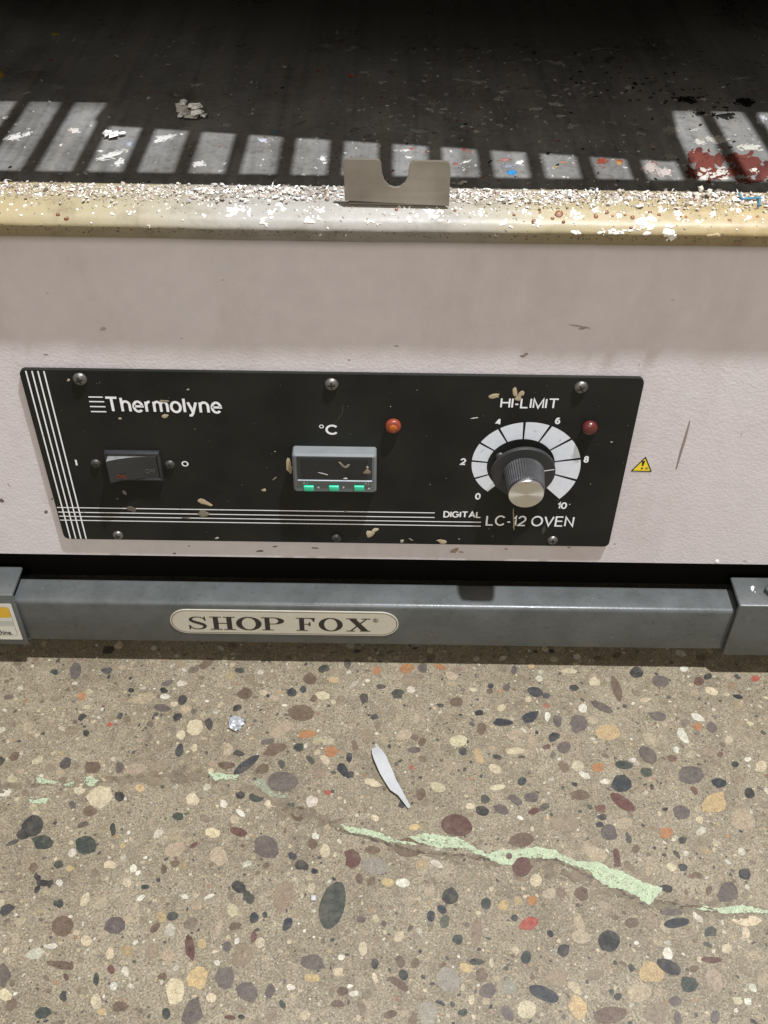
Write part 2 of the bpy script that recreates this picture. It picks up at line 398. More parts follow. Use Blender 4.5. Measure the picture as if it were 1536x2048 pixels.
# ------------------------------------------------------------------ floor with ground aggregate
STK = 0.485
MATRIX = (158, 144, 121)
PAL = dict(K=(62, 60, 60), N=(62, 64, 69), G=(70, 75, 68), P=(112, 101, 96), B=(118, 98, 82), R=(112, 78, 70),
           C=(222, 206, 174), W=(238, 232, 215), T=(208, 182, 136), O=(188, 134, 92), E=(160, 142, 120), Y=(190, 172, 146), X=(186, 92, 76), L=(168, 160, 146))
ORG = dict(A=(0, 1320), B=(768, 1320), C=(0, 1680), D=(768, 1680))
STONES = '''A 302 44 25 33 0 P;A 370 430 32 28 0 B;A 460 132 0 0 0 Y;A 218 48 17 11 0 N;A 570 155 52 24 -10 Y;A 660 147 22 10 0 W;A 730 160 17 22 10 K;A 648 192 34 16 5 P
A 743 197 24 17 0 Y;A 710 228 24 14 -30 K;A 780 270 34 33 -10 C;A 836 256 16 24 0 K;A 724 300 18 20 0 C;A 718 362 18 24 20 N;A 777 352 13 17 0 C;A 912 360 22 25 0 Y
A 955 374 22 13 5 K;A 980 135 36 21 -5 B;A 1168 130 19 19 0 N;A 1213 118 13 15 0 N;A 1240 76 28 22 0 B;A 1290 143 30 18 20 C;A 1205 212 54 34 0 B;A 1125 280 48 28 -30 Y
A 1228 297 36 17 -5 O;A 1195 350 22 17 -10 G;A 1100 357 44 24 -10 B;A 1070 327 28 13 -10 P;A 1325 367 28 22 20 O;A 1300 400 22 16 30 C;A 1397 390 13 20 0 N;A 1372 440 30 20 50 N
A 1400 460 18 14 0 N;A 985 420 62 18 -38 N;A 545 437 38 25 0 Y;A 242 455 18 24 0 Y;A 200 432 20 20 0 E;A 630 425 42 22 0 E;A 478 430 16 24 10 P;A 905 422 30 18 0 B
A 1050 436 30 20 0 B;A 1130 487 62 40 -5 P;A 1025 550 28 20 0 G;A 962 540 18 17 0 K;A 770 558 26 26 20 C;A 400 548 52 46 0 C;A 318 514 26 24 -30 C;A 478 546 22 20 0 K
A 560 513 20 15 0 T;A 360 605 28 20 0 B;A 290 580 16 15 0 P;A 130 665 46 42 -40 K;A 95 697 30 22 -20 K;A 172 727 38 30 0 G;A 345 740 40 34 0 G;A 452 678 13 24 0 G
A 700 695 34 28 0 Y;A 712 626 24 16 0 G;A 850 692 30 22 20 C;A 955 688 36 17 15 R;A 895 577 16 15 0 W;A 962 612 20 12 30 W;A 1082 578 26 16 10 C;A 1195 615 30 30 0 B
A 1065 735 50 30 20 P;A 1262 705 16 14 0 W;A 1310 530 14 10 20 X;A 1490 492 34 17 15 C;A 1335 80 20 14 -10 T;A 1295 35 22 17 -20 G;A 825 14 34 16 -25 B;A 960 42 20 11 0 G
A 35 148 20 10 0 P;A 290 282 30 20 -10 E;A 345 293 12 14 0 K;A 670 92 26 11 -15 P;A 655 122 17 11 0 K;A 525 122 12 9 0 K;A 1390 15 16 18 0 P;A 1255 155 14 14 30 B
A 780 20 0 0 0 Y;A 58 386 24 15 -20 B;A 1470 305 26 28 0 E;A 1280 455 28 18 0 E;A 440 258 14 8 0 X;A 110 270 20 22 0 Y;A 1500 632 16 14 0 C;A 1250 735 20 22 0 B
B 92 35 28 22 -10 O;B 155 32 18 22 0 P;B 225 28 24 12 10 O;B 100 80 34 26 0 E;B 55 135 28 18 -10 G;B 290 168 27 19 0 B;B 270 64 26 16 20 Y;B 270 95 28 10 10 Y
B 427 104 13 10 0 N;B 490 110 16 14 0 P;B 605 128 32 20 15 N;B 520 42 14 17 0 P;B 590 24 12 12 0 T;B 1010 50 28 22 10 K;B 1105 85 34 24 20 P;B 1260 86 20 18 0 R
B 842 88 24 18 0 C;B 760 112 19 13 0 K;B 930 115 52 18 70 B;B 872 188 48 17 25 P;B 795 194 18 18 0 W;B 380 212 20 11 0 K;B 475 250 40 15 5 N;B 585 228 38 20 -10 N
B 694 244 18 24 0 P;B 680 308 26 17 -20 N;B 778 255 38 34 0 P;B 720 350 28 24 -10 P;B 650 348 16 11 0 R;B 525 298 34 18 -25 Y;B 592 328 20 28 0 Y;B 525 365 34 15 -5 C
B 297 325 36 24 0 C;B 315 366 19 15 0 N;B 380 385 14 38 -15 T;B 445 436 28 18 30 C;B 152 328 15 20 30 B;B 120 360 28 12 0 P;B 895 290 50 34 5 T;B 1255 230 30 13 30 W
B 1195 303 36 17 50 W;B 1060 315 32 22 20 Y;B 1055 380 46 28 40 P;B 1095 225 36 18 20 P;B 1255 268 20 15 0 O;B 1310 270 20 24 -30 P;B 1300 368 32 18 0 E;B 960 420 40 17 8 G
B 1050 450 24 19 -10 G;B 855 430 30 18 -10 O;B 775 425 26 22 20 C;B 950 495 46 34 20 N;B 885 487 18 12 0 W;B 1228 460 54 38 5 P;B 1340 492 32 20 15 N;B 1462 533 20 24 -20 K
B 1322 573 52 40 5 T;B 1190 610 38 26 10 P;B 955 570 58 23 32 R;B 785 540 42 20 10 B;B 552 486 19 17 -40 N;B 590 550 28 22 20 P;B 525 560 30 18 40 P;B 470 598 34 18 30 P
B 393 604 28 20 25 K;B 345 585 18 14 0 C;B 215 510 32 20 15 C;B 147 537 17 28 0 B;B 70 580 14 14 0 N;B 290 662 66 42 10 R;B 120 670 26 12 5 T;B 545 632 14 8 30 W
B 600 605 22 14 -20 R;B 900 690 36 30 20 P;B 960 655 34 24 0 Y;B 1128 692 30 22 -10 O;B 720 650 52 40 0 E;B 550 720 52 28 -10 B;B 1262 640 14 15 0 C;B 1435 640 48 46 0 Y
B 1485 75 19 12 0 X;B 1415 147 18 10 10 K;B 1310 125 30 14 20 C;B 1510 425 22 24 0 C;B 1455 398 14 10 0 W;B 1415 475 30 17 30 E;B 1405 418 16 12 0 K;B 455 510 32 12 -10 C
B 740 45 32 12 0 C;B 1200 36 16 14 0 W;B 1045 160 24 9 -10 C;B 110 430 9 9 0 X;B 80 300 34 20 -10 Y;B 130 235 14 22 20 Y;B 55 235 16 22 20 Y;B 390 275 20 24 0 B
C 1330 262 50 98 16 G;C 172 14 36 26 0 G;C 345 22 40 40 0 G;C 1410 75 40 34 0 R;C 1065 36 54 36 20 P;C 1207 102 28 20 20 K;C 1170 65 16 17 0 N;C 1258 125 14 12 30 K
C 1300 45 20 28 -10 C;C 1065 102 14 12 0 B;C 955 188 34 22 25 K;C 235 255 20 17 20 G;C 340 240 16 32 25 C;C 238 172 15 15 0 W;C 175 172 36 12 5 K;C 150 150 12 18 -10 K
C 150 195 10 22 20 K;C 200 175 14 16 0 K;C 460 342 44 36 -20 P;C 250 345 44 44 0 B;C 345 403 22 24 0 C;C 205 425 24 13 0 W;C 440 455 16 25 15 C;C 245 500 54 18 8 B
C 15 542 28 46 0 P;C 385 557 13 24 0 G;C 455 585 16 18 0 W;C 385 648 22 32 -15 C;C 408 688 22 13 -20 T;C 480 667 30 22 5 B;C 172 692 38 22 -30 G;C 760 430 18 58 -8 R
C 690 305 26 17 -10 G;C 620 352 26 14 -40 B;C 788 262 24 24 0 Y;C 738 227 22 9 15 W;C 838 226 22 8 -25 W;C 1016 312 20 22 0 N;C 1060 300 11 12 0 N;C 940 345 28 14 -10 B
C 870 360 14 42 20 Y;C 908 427 18 22 0 P;C 948 405 10 14 20 W;C 1015 388 12 24 15 R;C 1040 412 20 22 0 C;C 1135 225 44 60 10 E;C 970 460 48 40 0 E;C 610 445 26 34 0 E
C 790 552 42 46 10 T;C 700 605 38 56 5 C;C 900 552 34 54 0 P;C 990 608 46 40 20 P;C 770 690 44 54 20 P;C 845 632 20 20 0 C;C 665 695 18 22 0 G;C 1080 605 20 30 0 P
C 1130 658 12 20 -20 G;C 920 710 24 9 10 R;C 965 708 14 10 20 K;C 1250 490 52 28 10 P;C 1248 552 32 18 0 T;C 1352 528 20 20 0 C;C 1452 435 17 30 0 C;C 1415 615 20 13 -20 W
C 1370 605 24 18 0 B;C 1350 655 26 16 0 B;C 1500 105 52 36 10 L;C 1490 40 28 18 0 B;C 440 100 26 17 10 C;C 508 172 17 20 -20 C;C 580 188 18 10 -10 G;C 700 95 20 14 0 B
C 655 118 12 20 0 B;C 875 65 32 42 -30 Y;C 700 38 42 30 -10 Y;C 20 620 30 24 0 C;C 808 415 18 20 0 T;C 1500 495 16 20 0 K;C 1445 318 17 15 0 P;C 775 22 20 9 -35 R
C 1365 470 14 12 0 W;C 1437 155 14 22 -10 B;C 650 545 17 15 0 B;C 265 548 10 16 -30 R;C 445 518 14 20 -20 R;C 1390 550 0 0 0 B;C 235 98 22 14 -20 G;C 280 115 18 12 -20 T
D 100 30 62 38 0 B;D 552 108 38 38 0 R;D 265 225 36 32 0 K;D 408 255 22 24 0 G;D 607 162 24 28 15 C;D 182 205 24 22 0 Y;D 188 305 16 24 0 N;D 232 278 22 16 50 N
D 580 335 44 24 -20 X;D 592 243 22 20 0 O;D 538 244 15 20 -30 T;D 478 262 22 20 0 T;D 522 312 17 12 0 N;D 665 375 12 16 -30 K;D 780 330 20 40 -20 Y;D 788 388 38 28 10 Y
D 900 405 42 46 5 K;D 718 442 26 26 0 K;D 568 470 22 28 0 G;D 370 487 28 15 5 K;D 330 512 28 20 10 T;D 125 493 20 20 0 B;D 65 487 19 24 0 B;D 78 540 18 24 -20 G
D 255 560 48 54 -20 L;D 415 603 32 32 0 P;D 640 615 64 28 25 N;D 570 678 40 36 0 C;D 775 670 36 48 -15 T;D 905 700 66 34 -10 B;D 495 695 22 36 -30 P;D 175 695 38 52 0 L
D 25 698 28 17 -15 B;D 316 690 17 17 0 G;D 225 652 22 8 25 N;D 1070 530 56 40 15 T;D 1140 508 56 26 25 K;D 1220 578 32 38 0 G;D 1165 645 24 22 0 P;D 935 627 17 15 -20 K
D 1020 610 48 40 0 Y;D 1320 560 34 46 -10 Y;D 1370 435 20 22 20 C;D 1135 455 18 30 -25 W;D 1310 480 48 11 2 R;D 1445 645 0 0 0 B;D 1455 647 18 14 0 W;D 1325 708 18 26 0 P
D 1175 712 17 28 -20 P;D 1090 690 54 40 0 E;D 992 332 26 22 0 B;D 1170 332 52 20 -8 N;D 1155 285 48 20 0 P;D 1375 210 42 42 0 P;D 1443 136 28 22 20 N;D 1195 110 20 15 30 N
D 1150 110 20 17 20 C;D 1450 322 58 24 0 C;D 1447 372 16 28 0 C;D 1300 202 12 20 10 B;D 1060 105 15 46 5 Y;D 932 72 15 38 -5 R;D 1008 36 16 17 0 B;D 845 55 46 34 10 Y
D 790 215 30 28 0 B;D 660 215 28 22 -20 Y;D 295 398 20 22 0 G;D 370 370 26 52 0 E;D 15 170 26 18 0 T;D 75 172 32 17 0 W;D 60 575 46 18 35 B;D 1310 720 0 0 0 P
D 1010 412 10 9 0 W;D 1480 460 24 14 0 Y;D 1515 560 26 30 0 Y;D 690 550 40 34 0 E;D 840 540 40 22 0 E;D 500 590 32 30 0 L;D 525 442 16 14 0 C;D 1240 515 18 14 0 B'''
fm = MB()
fm.add([(-3, -2.5, FLOOR), (3, -2.5, FLOOR), (3, 2.5, FLOOR), (-3, 2.5, FLOOR)], [(0, 1, 2, 3)])
grid = {}
def cell(x, y): return (int(math.floor(x/0.008)), int(math.floor(y/0.008)))
def clash(x, y, r, k=0.85):
    cx, cy = cell(x, y)
    for i in range(cx-2, cx+3):
        for j in range(cy-2, cy+3):
            for (a, b, q) in grid.get((i, j), ()):
                if (a-x)**2+(b-y)**2 < (k*(q+r))**2: return True
    return False
def jit(c, k=0.10):
    g = random.uniform(1-k, 1+k)
    return tuple(max(0, min(0.9, v*g*random.uniform(0.97, 1.03)*STK*kk)) for v, kk in zip(lin(c), (1.0, 0.99, 0.955)))+(1.0,)
zc = 0
def stone(pts, col, z):
    fm.add([(p[0], p[1], z) for p in pts], [tuple(range(len(pts)))], 1, col)
# a greyer, patched band of cement along the crack
pz = [0]
def floor_patch(pl, col, z):
    pz[0] += 1; stone([at_z(x, y, FLOOR) for x, y in pl][::-1], tuple(v*STK for v in lin(col))+(1,), FLOOR+z+(pz[0] % 300)*1.0e-7)
def strip(path, w, col, z):
    L = []; R = []
    for i, (x, y) in enumerate(path):
        k = w*random.uniform(0.6, 1.2)
        L.append((x+random.uniform(-3, 3), y-k)); R.append((x+random.uniform(-3, 3), y+k*random.uniform(0.7, 1.2)))
    floor_patch(L+R[::-1], col, z)
ZS = 0.00010
for seg in STONES.replace('\n', ';').split(';'):
    q = seg.split(); X, Y, a, b, an = (float(v) for v in q[1:6])
    if a == 0: continue
    ox, oy = ORG[q[0]]
    pl = blob_px(ox+X/2, oy+Y/2, a/2, b/2, an, *((18, 0.04) if max(a, b) > 60 else (random.choice((8, 9, 11, 14)), random.choice((0.07, 0.12, 0.17, 0.22)))))
    w3 = [at_z(x, y, FLOOR) for x, y in pl][::-1]
    c = sum(w3, Vector())/len(w3); r = 0.5*(max(p.x for p in w3)-min(p.x for p in w3)+max(p.y for p in w3)-min(p.y for p in w3))/2
    grid.setdefault(cell(c.x, c.y), []).append((c.x, c.y, r*0.9))
    zc += 1
    col = jit(PAL[q[6]])
    stone(w3, col, FLOOR+ZS+0.00008+(zc % 40)*2e-6)
    if random.random() < 0.28:                      # a vein or fleck inside the larger stones
        t = random.uniform(0, 6.28); k = r*random.uniform(0.15, 0.4)
        d = Vector((math.cos(t), math.sin(t), 0)); o = Vector((random.uniform(-.3, .3)*r, random.uniform(-.3, .3)*r, 0))
        pts = [c+o+d*k*rr*math.cos(u)*1.0+Vector((-d.y, d.x, 0))*k*0.45*rr*math.sin(u) for u, rr in [(i*6.283/8, random.uniform(0.6, 1.2)) for i in range(8)]]
        fk = random.choice((0.72, 1.25, 1.4))
        stone(pts, tuple(min(0.9, v*fk) for v in col[:3])+(1,), FLOOR+ZS+0.0003)
WT = [('Y', 22), ('E', 20), ('C', 20), ('W', 12), ('B', 11), ('P', 8), ('K', 7), ('N', 4), ('G', 3), ('R', 3), ('T', 4), ('O', 1.5), ('L', 6), ('X', .5)]
keys = [k for k, _ in WT]; ws = [x for _, x in WT]
def scatter(n, lo, hi, k, z, X=(-0.36, 0.36), Yr=(-0.34, 0.02)):
    for _ in range(n):
        r = lo*(hi/lo)**(random.random()**1.6); x = random.uniform(*X); y = random.uniform(*Yr)
        if clash(x, y, r, k): continue
        grid.setdefault(cell(x, y), []).append((x, y, r))
        nn = random.choice((5, 6, 7, 8)) if r < 0.0015 else random.choice((6, 7, 8, 10, 12))
        ww = wob(nn, random.uniform(0.08, 0.28)); ww = [v_*random.uniform(0.86, 1.1) for v_ in ww]; t = random.uniform(0, 6.28); e = random.uniform(0.5, 1.0)
        pts = []
        for i in range(nn):
            u = 6.2832*i/nn; px = r*1.1*ww[i]*math.cos(u); py = r*1.1*e*ww[i]*math.sin(u)
            pts.append((x+px*math.cos(t)-py*math.sin(t), y+px*math.sin(t)+py*math.cos(t)))
        kx = random.choices(keys, ws)[0]; mm = random.uniform(*((0.55, 1.0) if kx in 'KNGWCY' else (0.25, 0.85)))
        stone(pts, jit(tuple(MATRIX[i_]*(1-mm)+PAL[kx][i_]*mm for i_ in range(3)), 0.12), z+random.random()*4e-5)
scatter(3600, 0.0013, 0.0040, 0.92, FLOOR+ZS)
scatter(13000, 0.0006, 0.0014, 0.95, FLOOR+ZS*0.7)
scatter(52000, 0.00022, 0.0006, 0.8, FLOOR+ZS*0.4)
# crack band and green paint left in it
MUD = (143, 128, 106)
for path, wd in (([(675, 1655), (740, 1672), (800, 1688), (860, 1700)], 6), ([(835, 1700), (900, 1712), (980, 1720), (1060, 1722), (1120, 1735)], 9),
                 ([(1100, 1735), (1180, 1758), (1250, 1795), (1310, 1805)], 12), ([(1310, 1805), (1380, 1815), (1450, 1822), (1536, 1826)], 10),
                 ([(0, 1575), (90, 1566), (180, 1562), (260, 1556)], 9), ([(250, 1556), (340, 1553), (420, 1552)], 10), ([(500, 1580), (560, 1610), (620, 1630), (690, 1655)], 10)):
    pth = []
    for i in range(len(path)-1):
        for s in range(6):
            u = s/6; pth.append((path[i][0]*(1-u)+path[i+1][0]*u, path[i][1]*(1-u)+path[i+1][1]*u))
    for (x, y) in pth:
        for _ in range(2):
            g = random.uniform(0.92, 1.1); floor_patch(blob_px(x+random.gauss(0, wd), y+random.gauss(0, wd*0.55), wd*random.uniform(0.5, 1.6), wd*random.uniform(0.25, 0.7), random.uniform(-15, 35), 13, 0.3), tuple(c_*g for c_ in MUD), 0.00024)
GRN = (208, 222, 184)
def rough_outline(pl, amp=1.9):
    out = []
    for i in range(len(pl)):
        a = pl[i]; b = pl[(i+1) % len(pl)]; n = max(2, int(math.hypot(a[0]-b[0], a[1]-b[1])/4))
        for s in range(n):
            u = s/n; out.append((a[0]*(1-u)+b[0]*u+random.uniform(-amp, amp), a[1]*(1-u)+b[1]*u+random.uniform(-amp, amp)))
    return out
def q(o, pts): ox, oy = ORG[o]; return [(ox+x/2, oy+y/2) for x, y in pts]
for path in ([(775, 1690), (860, 1708), (940, 1712), (985, 1722), (1060, 1716), (1118, 1722), (1180, 1752), (1235, 1778), (1290, 1808)], [(1300, 1800), (1370, 1812), (1436, 1822)], [(680, 1660), (780, 1688)]):
    for i in range(len(path)-1):
        (xa, ya), (xb, yb) = path[i], path[i+1]; n_ = int(math.hypot(xb-xa, yb-ya)/7)
        for k in range(n_):
            u = k/n_; floor_patch(blob_px(xa+(xb-xa)*u, ya+(yb-ya)*u+random.gauss(0, 1.6), random.uniform(4, 8), random.uniform(0.8, 2.6), math.degrees(math.atan2(yb-ya, xb-xa))+random.uniform(-20, 20), 9, 0.3), random.choice(((112, 98, 80), (126, 110, 90), (98, 86, 70))), 0.00030)
for path in ([(770, 1678), (830, 1690)], [(948, 1702), (972, 1711)], [(1115, 1712), (1130, 1720)], [(690, 1656), (770, 1678)], [(1400, 1816), (1440, 1820)]):
    (xa, ya), (xb, yb) = path
    for k in range(9):
        u = random.random(); floor_patch(blob_px(xa+(xb-xa)*u, ya+(yb-ya)*u+random.gauss(0, 2), random.uniform(3, 9), random.uniform(1, 3), 14, 11, 0.3), GRN, 0.00036)
for o, pts in (('A', [(830, 450), (880, 452), (955, 462), (945, 480), (900, 478), (862, 484)]), ('A', [(140, 472), (190, 478), (228, 488), (215, 498), (160, 494)]),
               ('A', [(255, 500), (300, 484), (296, 498), (268, 508)]), ('A', [(336, 472), (362, 466), (395, 485), (370, 505), (345, 500)]), ('A', [(115, 560), (200, 552), (185, 574), (120, 572)]),
               ('A', [(1350, 655), (1400, 668), (1470, 680), (1536, 698), (1536, 718), (1460, 702), (1400, 690)]), ('B', [(0, 705), (30, 710), (36, 724), (0, 722)]),
               ('B', [(95, 708), (160, 696), (220, 702), (290, 708), (340, 735), (372, 758), (290, 752), (200, 748), (130, 728)]),
               ('D', [(150, 0), (300, 0), (345, 22), (372, 46), (340, 40), (290, 26), (215, 36)]), ('D', [(400, 62), (460, 44), (540, 36), (620, 28), (690, 42), (706, 74), (640, 74), (560, 70), (512, 104), (470, 98), (430, 82)]),
               ('D', [(714, 62), (770, 84), (860, 88), (900, 112), (965, 132), (1040, 172), (1116, 192), (1090, 225), (1058, 262), (1020, 232), (960, 198), (900, 190), (850, 158), (820, 124), (725, 92)]),
               ('D', [(1330, 278), (1400, 262), (1470, 266), (1536, 284), (1536, 297), (1470, 292), (1340, 294)]), ('A', [(1012, 486), (1050, 470), (1066, 500), (1090, 530), (1150, 545), (1120, 556), (1070, 540), (1030, 510)])):
    faint = pts[0] == (1012, 486)
    floor_patch(rough_outline(q(o, pts)), (168, 172, 146) if faint else GRN, 0.00037)
    xs = [p[0] for p in q(o, pts)]; ys = [p[1] for p in q(o, pts)]
    for _ in range(int(len(pts)*4)):
        px = random.uniform(min(xs), max(xs)); py = sum(ys)/len(ys)+(px-sum(xs)/len(xs))*((ys[len(ys)//2]-ys[0])/max(1, xs[len(xs)//2]-xs[0]))*0.9+random.uniform(-6, 6)
        floor_patch(blob_px(px, py, random.uniform(0.8, 2.5), random.uniform(0.5, 1.2), random.uniform(0, 180), 7, 0.2), random.choice(((120, 122, 95), (140, 120, 96), (215, 228, 200))), 0.00041)
# the big red-brown stone sits over the paint edge
for (o, X, Y, a, b, c) in (('D', 552, 108, 38, 38, 'R'), ('D', 500, 66, 14, 12, 'B')):
    floor_patch(blob_px(ORG[o][0]+X/2, ORG[o][1]+Y/2, a/2, b/2, 0, 12, 0.06), PAL[c], 0.00045)
floor = fm.build('floor', [M['concrete'], M['stone']]); tag(floor, kind='structure')

# ------------------------------------------------------------------ the oven
oven = empty('laboratory_oven', (0, 0.3, BOT))
tag(oven, 'large beige laboratory oven with black control panel and open dark chamber', 'oven')
HW = 0.33; TOP = 0.62; INW = 0.30; ROOF = LEDGE+0.66; YROOF = lift(400, 206, 0.66).y; print('YROOF', YROOF)
RIMB = at_y(760, 483, -0.0066).z; RIMK = at_y(760, 461, -0.0118).z      # underside and front corner of the rim
# sheet-metal front with its scuffs
mb = MB()
nx, nz = 60, 30
z1, z0 = RIMB+0.006, BOT
mb.prism([(-HW, FACE, z0), (HW, FACE, z0), (HW, FACE, z1), (-HW, FACE, z1)], (0, 0.0015, 0))
fp_tmp = mb.build('tmp', M['face']); tr_face = bvh(fp_tmp); bpy.data.objects.remove(fp_tmp)
def mark(pl, col, h=0): drop(mb, tr_face, pl, h, 0.00006 if h == 0 else 0.00005, 1, rgba(col, 1.3))
mark([(1379, 840), (1381, 842), (1372, 880), (1364, 905), (1353, 940), (1351, 938), (1360, 900), (1369, 872)], (128, 114, 106))
for cx, cy, a, b, an, c in ((206, 658, 7, 3.5, -15, (150, 138, 130)), (1160, 653, 20, 2.5, 8, (150, 138, 130)), (1165, 657, 9, 2, -5, (140, 128, 120)), (1050, 710, 7, 3, -25, (135, 122, 112)), (1044, 712, 4, 2, 0, (130, 118, 110)),
                          (793, 692, 5, 1.5, 0, (150, 138, 130)), (92, 709, 5, 1.6, 0, (140, 128, 122)), (698, 720, 3, 1.5, 0, (130, 118, 110)), (363, 677, 2, 1, 0, (140, 128, 120)),
                          (18, 970, 5, 1.2, 50, (150, 138, 134)), (3, 1001, 5, 4, 20, (95, 85, 88)), (92, 1024, 3, 4, 10, (90, 80, 80)), (104, 998, 2, 2, 0, (110, 98, 95)), (520, 1102, 7, 2, -5, (90, 80, 75)), (550, 1093, 5, 1.5, 0, (95, 85, 80)),
                          (630, 1096, 7, 1.5, 5, (95, 85, 80)), (349, 1107, 3, 2, 0, (100, 90, 85)), (378, 1092, 2, 1.5, 0, (110, 98, 90)), (909, 1101, 8, 5, -30, (140, 120, 108)), (922, 1104, 5, 2, 0, (150, 130, 118)), (1012, 1098, 3, 1.5, 20, (110, 98, 90)),
                          (1138, 1095, 4, 1.2, 0, (110, 98, 90)), (1229, 1088, 3, 1.2, 10, (140, 128, 120)), (1278, 730, 1, 3, 20, (140, 128, 120)), (1483, 868, 1, 6, 15, (165, 152, 146)), (1345, 600, 3, 1, 10, (150, 138, 130)),
                          (445, 560, 3, 1, 0, (152, 140, 132)), (95, 586, 3, 1, 0, (152, 140, 132)), (1490, 1122, 4, 2, 0, (170, 158, 152))):
    mark(blob_px(cx, cy, a, b, an, 10, 0.25), c)
mark(blob_px(1434, 1123, 4, 3.5, 0, 9, 0.25), (225, 220, 214), 0.0006)
front = mb.build('front_panel', [M['face'], M['splat']], oven)
front_bvh = bvh(front)
# shell, chamber
mb = MB()
mb.box((-HW, FACE+0.0016, BOT+0.0003), (HW, 0.60, BOT+0.004))
mb.box((-HW, FACE+0.0016, BOT+0.0045), (-HW+0.004, 0.60, TOP)); mb.box((HW-0.004, FACE+0.0016, BOT+0.0045), (HW, 0.60, TOP))
mb.box((-HW+0.0045, 0.596, BOT+0.0045), (HW-0.0045, 0.60, TOP)); mb.box((-HW, FACE, TOP+0.0003), (HW, 0.60, TOP+0.004))
mb.box((-HW+0.0045, 0.004, BOT+0.02), (-0.02, 0.012, LEDGE-0.06)); mb.box((0.02, 0.004, BOT+0.02), (HW-0.0045, 0.012, LEDGE-0.06))
mb.build('outer_shell', M['shell'], oven)
mb = MB()
mb.box((-HW, FACE, RIMB+0.008), (-INW-0.004, FACE+0.012, TOP)); mb.box((INW+0.004, FACE, RIMB+0.008), (HW, FACE+0.012, TOP)); mb.box((-INW-0.0035, FACE, TOP-0.02), (INW+0.0035, FACE+0.012, TOP))
mb.build('door_frame', M['face'], oven)
mb = MB()
mb.box((-INW-0.003, FACE+0.0125, LEDGE), (-INW, 0.555, TOP-0.001)); mb.box((INW, FACE+0.0125, LEDGE), (INW+0.003, 0.555, TOP-0.001))
mb.box((-INW+0.0002, 0.55, LEDGE), (INW-0.0002, 0.554, ROOF)); mb.box((-INW+0.0003, YROOF, ROOF), (INW-0.0003, 0.5498, ROOF+0.05))
for k in range(26):                                       # ribs pressed into the back wall
    x = -0.28+k*0.0224; mb.box((x, 0.546, LEDGE+0.02), (x+0.006, 0.5497, LEDGE+0.6))
mb.build('chamber_wall', M['chamberwall'], oven)

# chamber floor with its paint stains
mb = MB()
mb.box((-INW+0.0003, CY0, LEDGE-0.004), (INW-0.0003, 0.5495, LEDGE-0.0006))
t = mb.build('tmp', M['chamber']); tr_cf = bvh(t); bpy.data.objects.remove(t)
def stain(px, py, a, b, an, c, h=0.0, amp=0.2, n=12):
    def one(x, y, a_, b_, an_, k): drop(mb, tr_cf, blob_px(x, y, a_, b_, an_, n if a_ > 2 else 7, amp), h, 0.00008+random.random()*8e-5, 1, rgba(tuple(v*k for v in c), 0.62))
    if a < 5: one(px, py, a, b, an, 1); return
    one(px, py, a*0.66, b*0.72, an, 1)
    t = math.radians(an)                                   # ragged, splashed outline
    for _ in range(int(6+a*0.5)):
        u = random.uniform(0, 6.283); q_ = random.uniform(0.55, 1.08); x = a*q_*math.cos(u); y = b*q_*math.sin(u); w_ = random.uniform(0.06, 0.26)
        one(px+x*math.cos(t)-y*math.sin(t), py+x*math.sin(t)+y*math.cos(t), a*w_*1.2, b*w_*1.2, an+random.uniform(-40, 40), random.uniform(0.8, 1.06))
WH = (225, 220, 212); RB = (120, 62, 50)
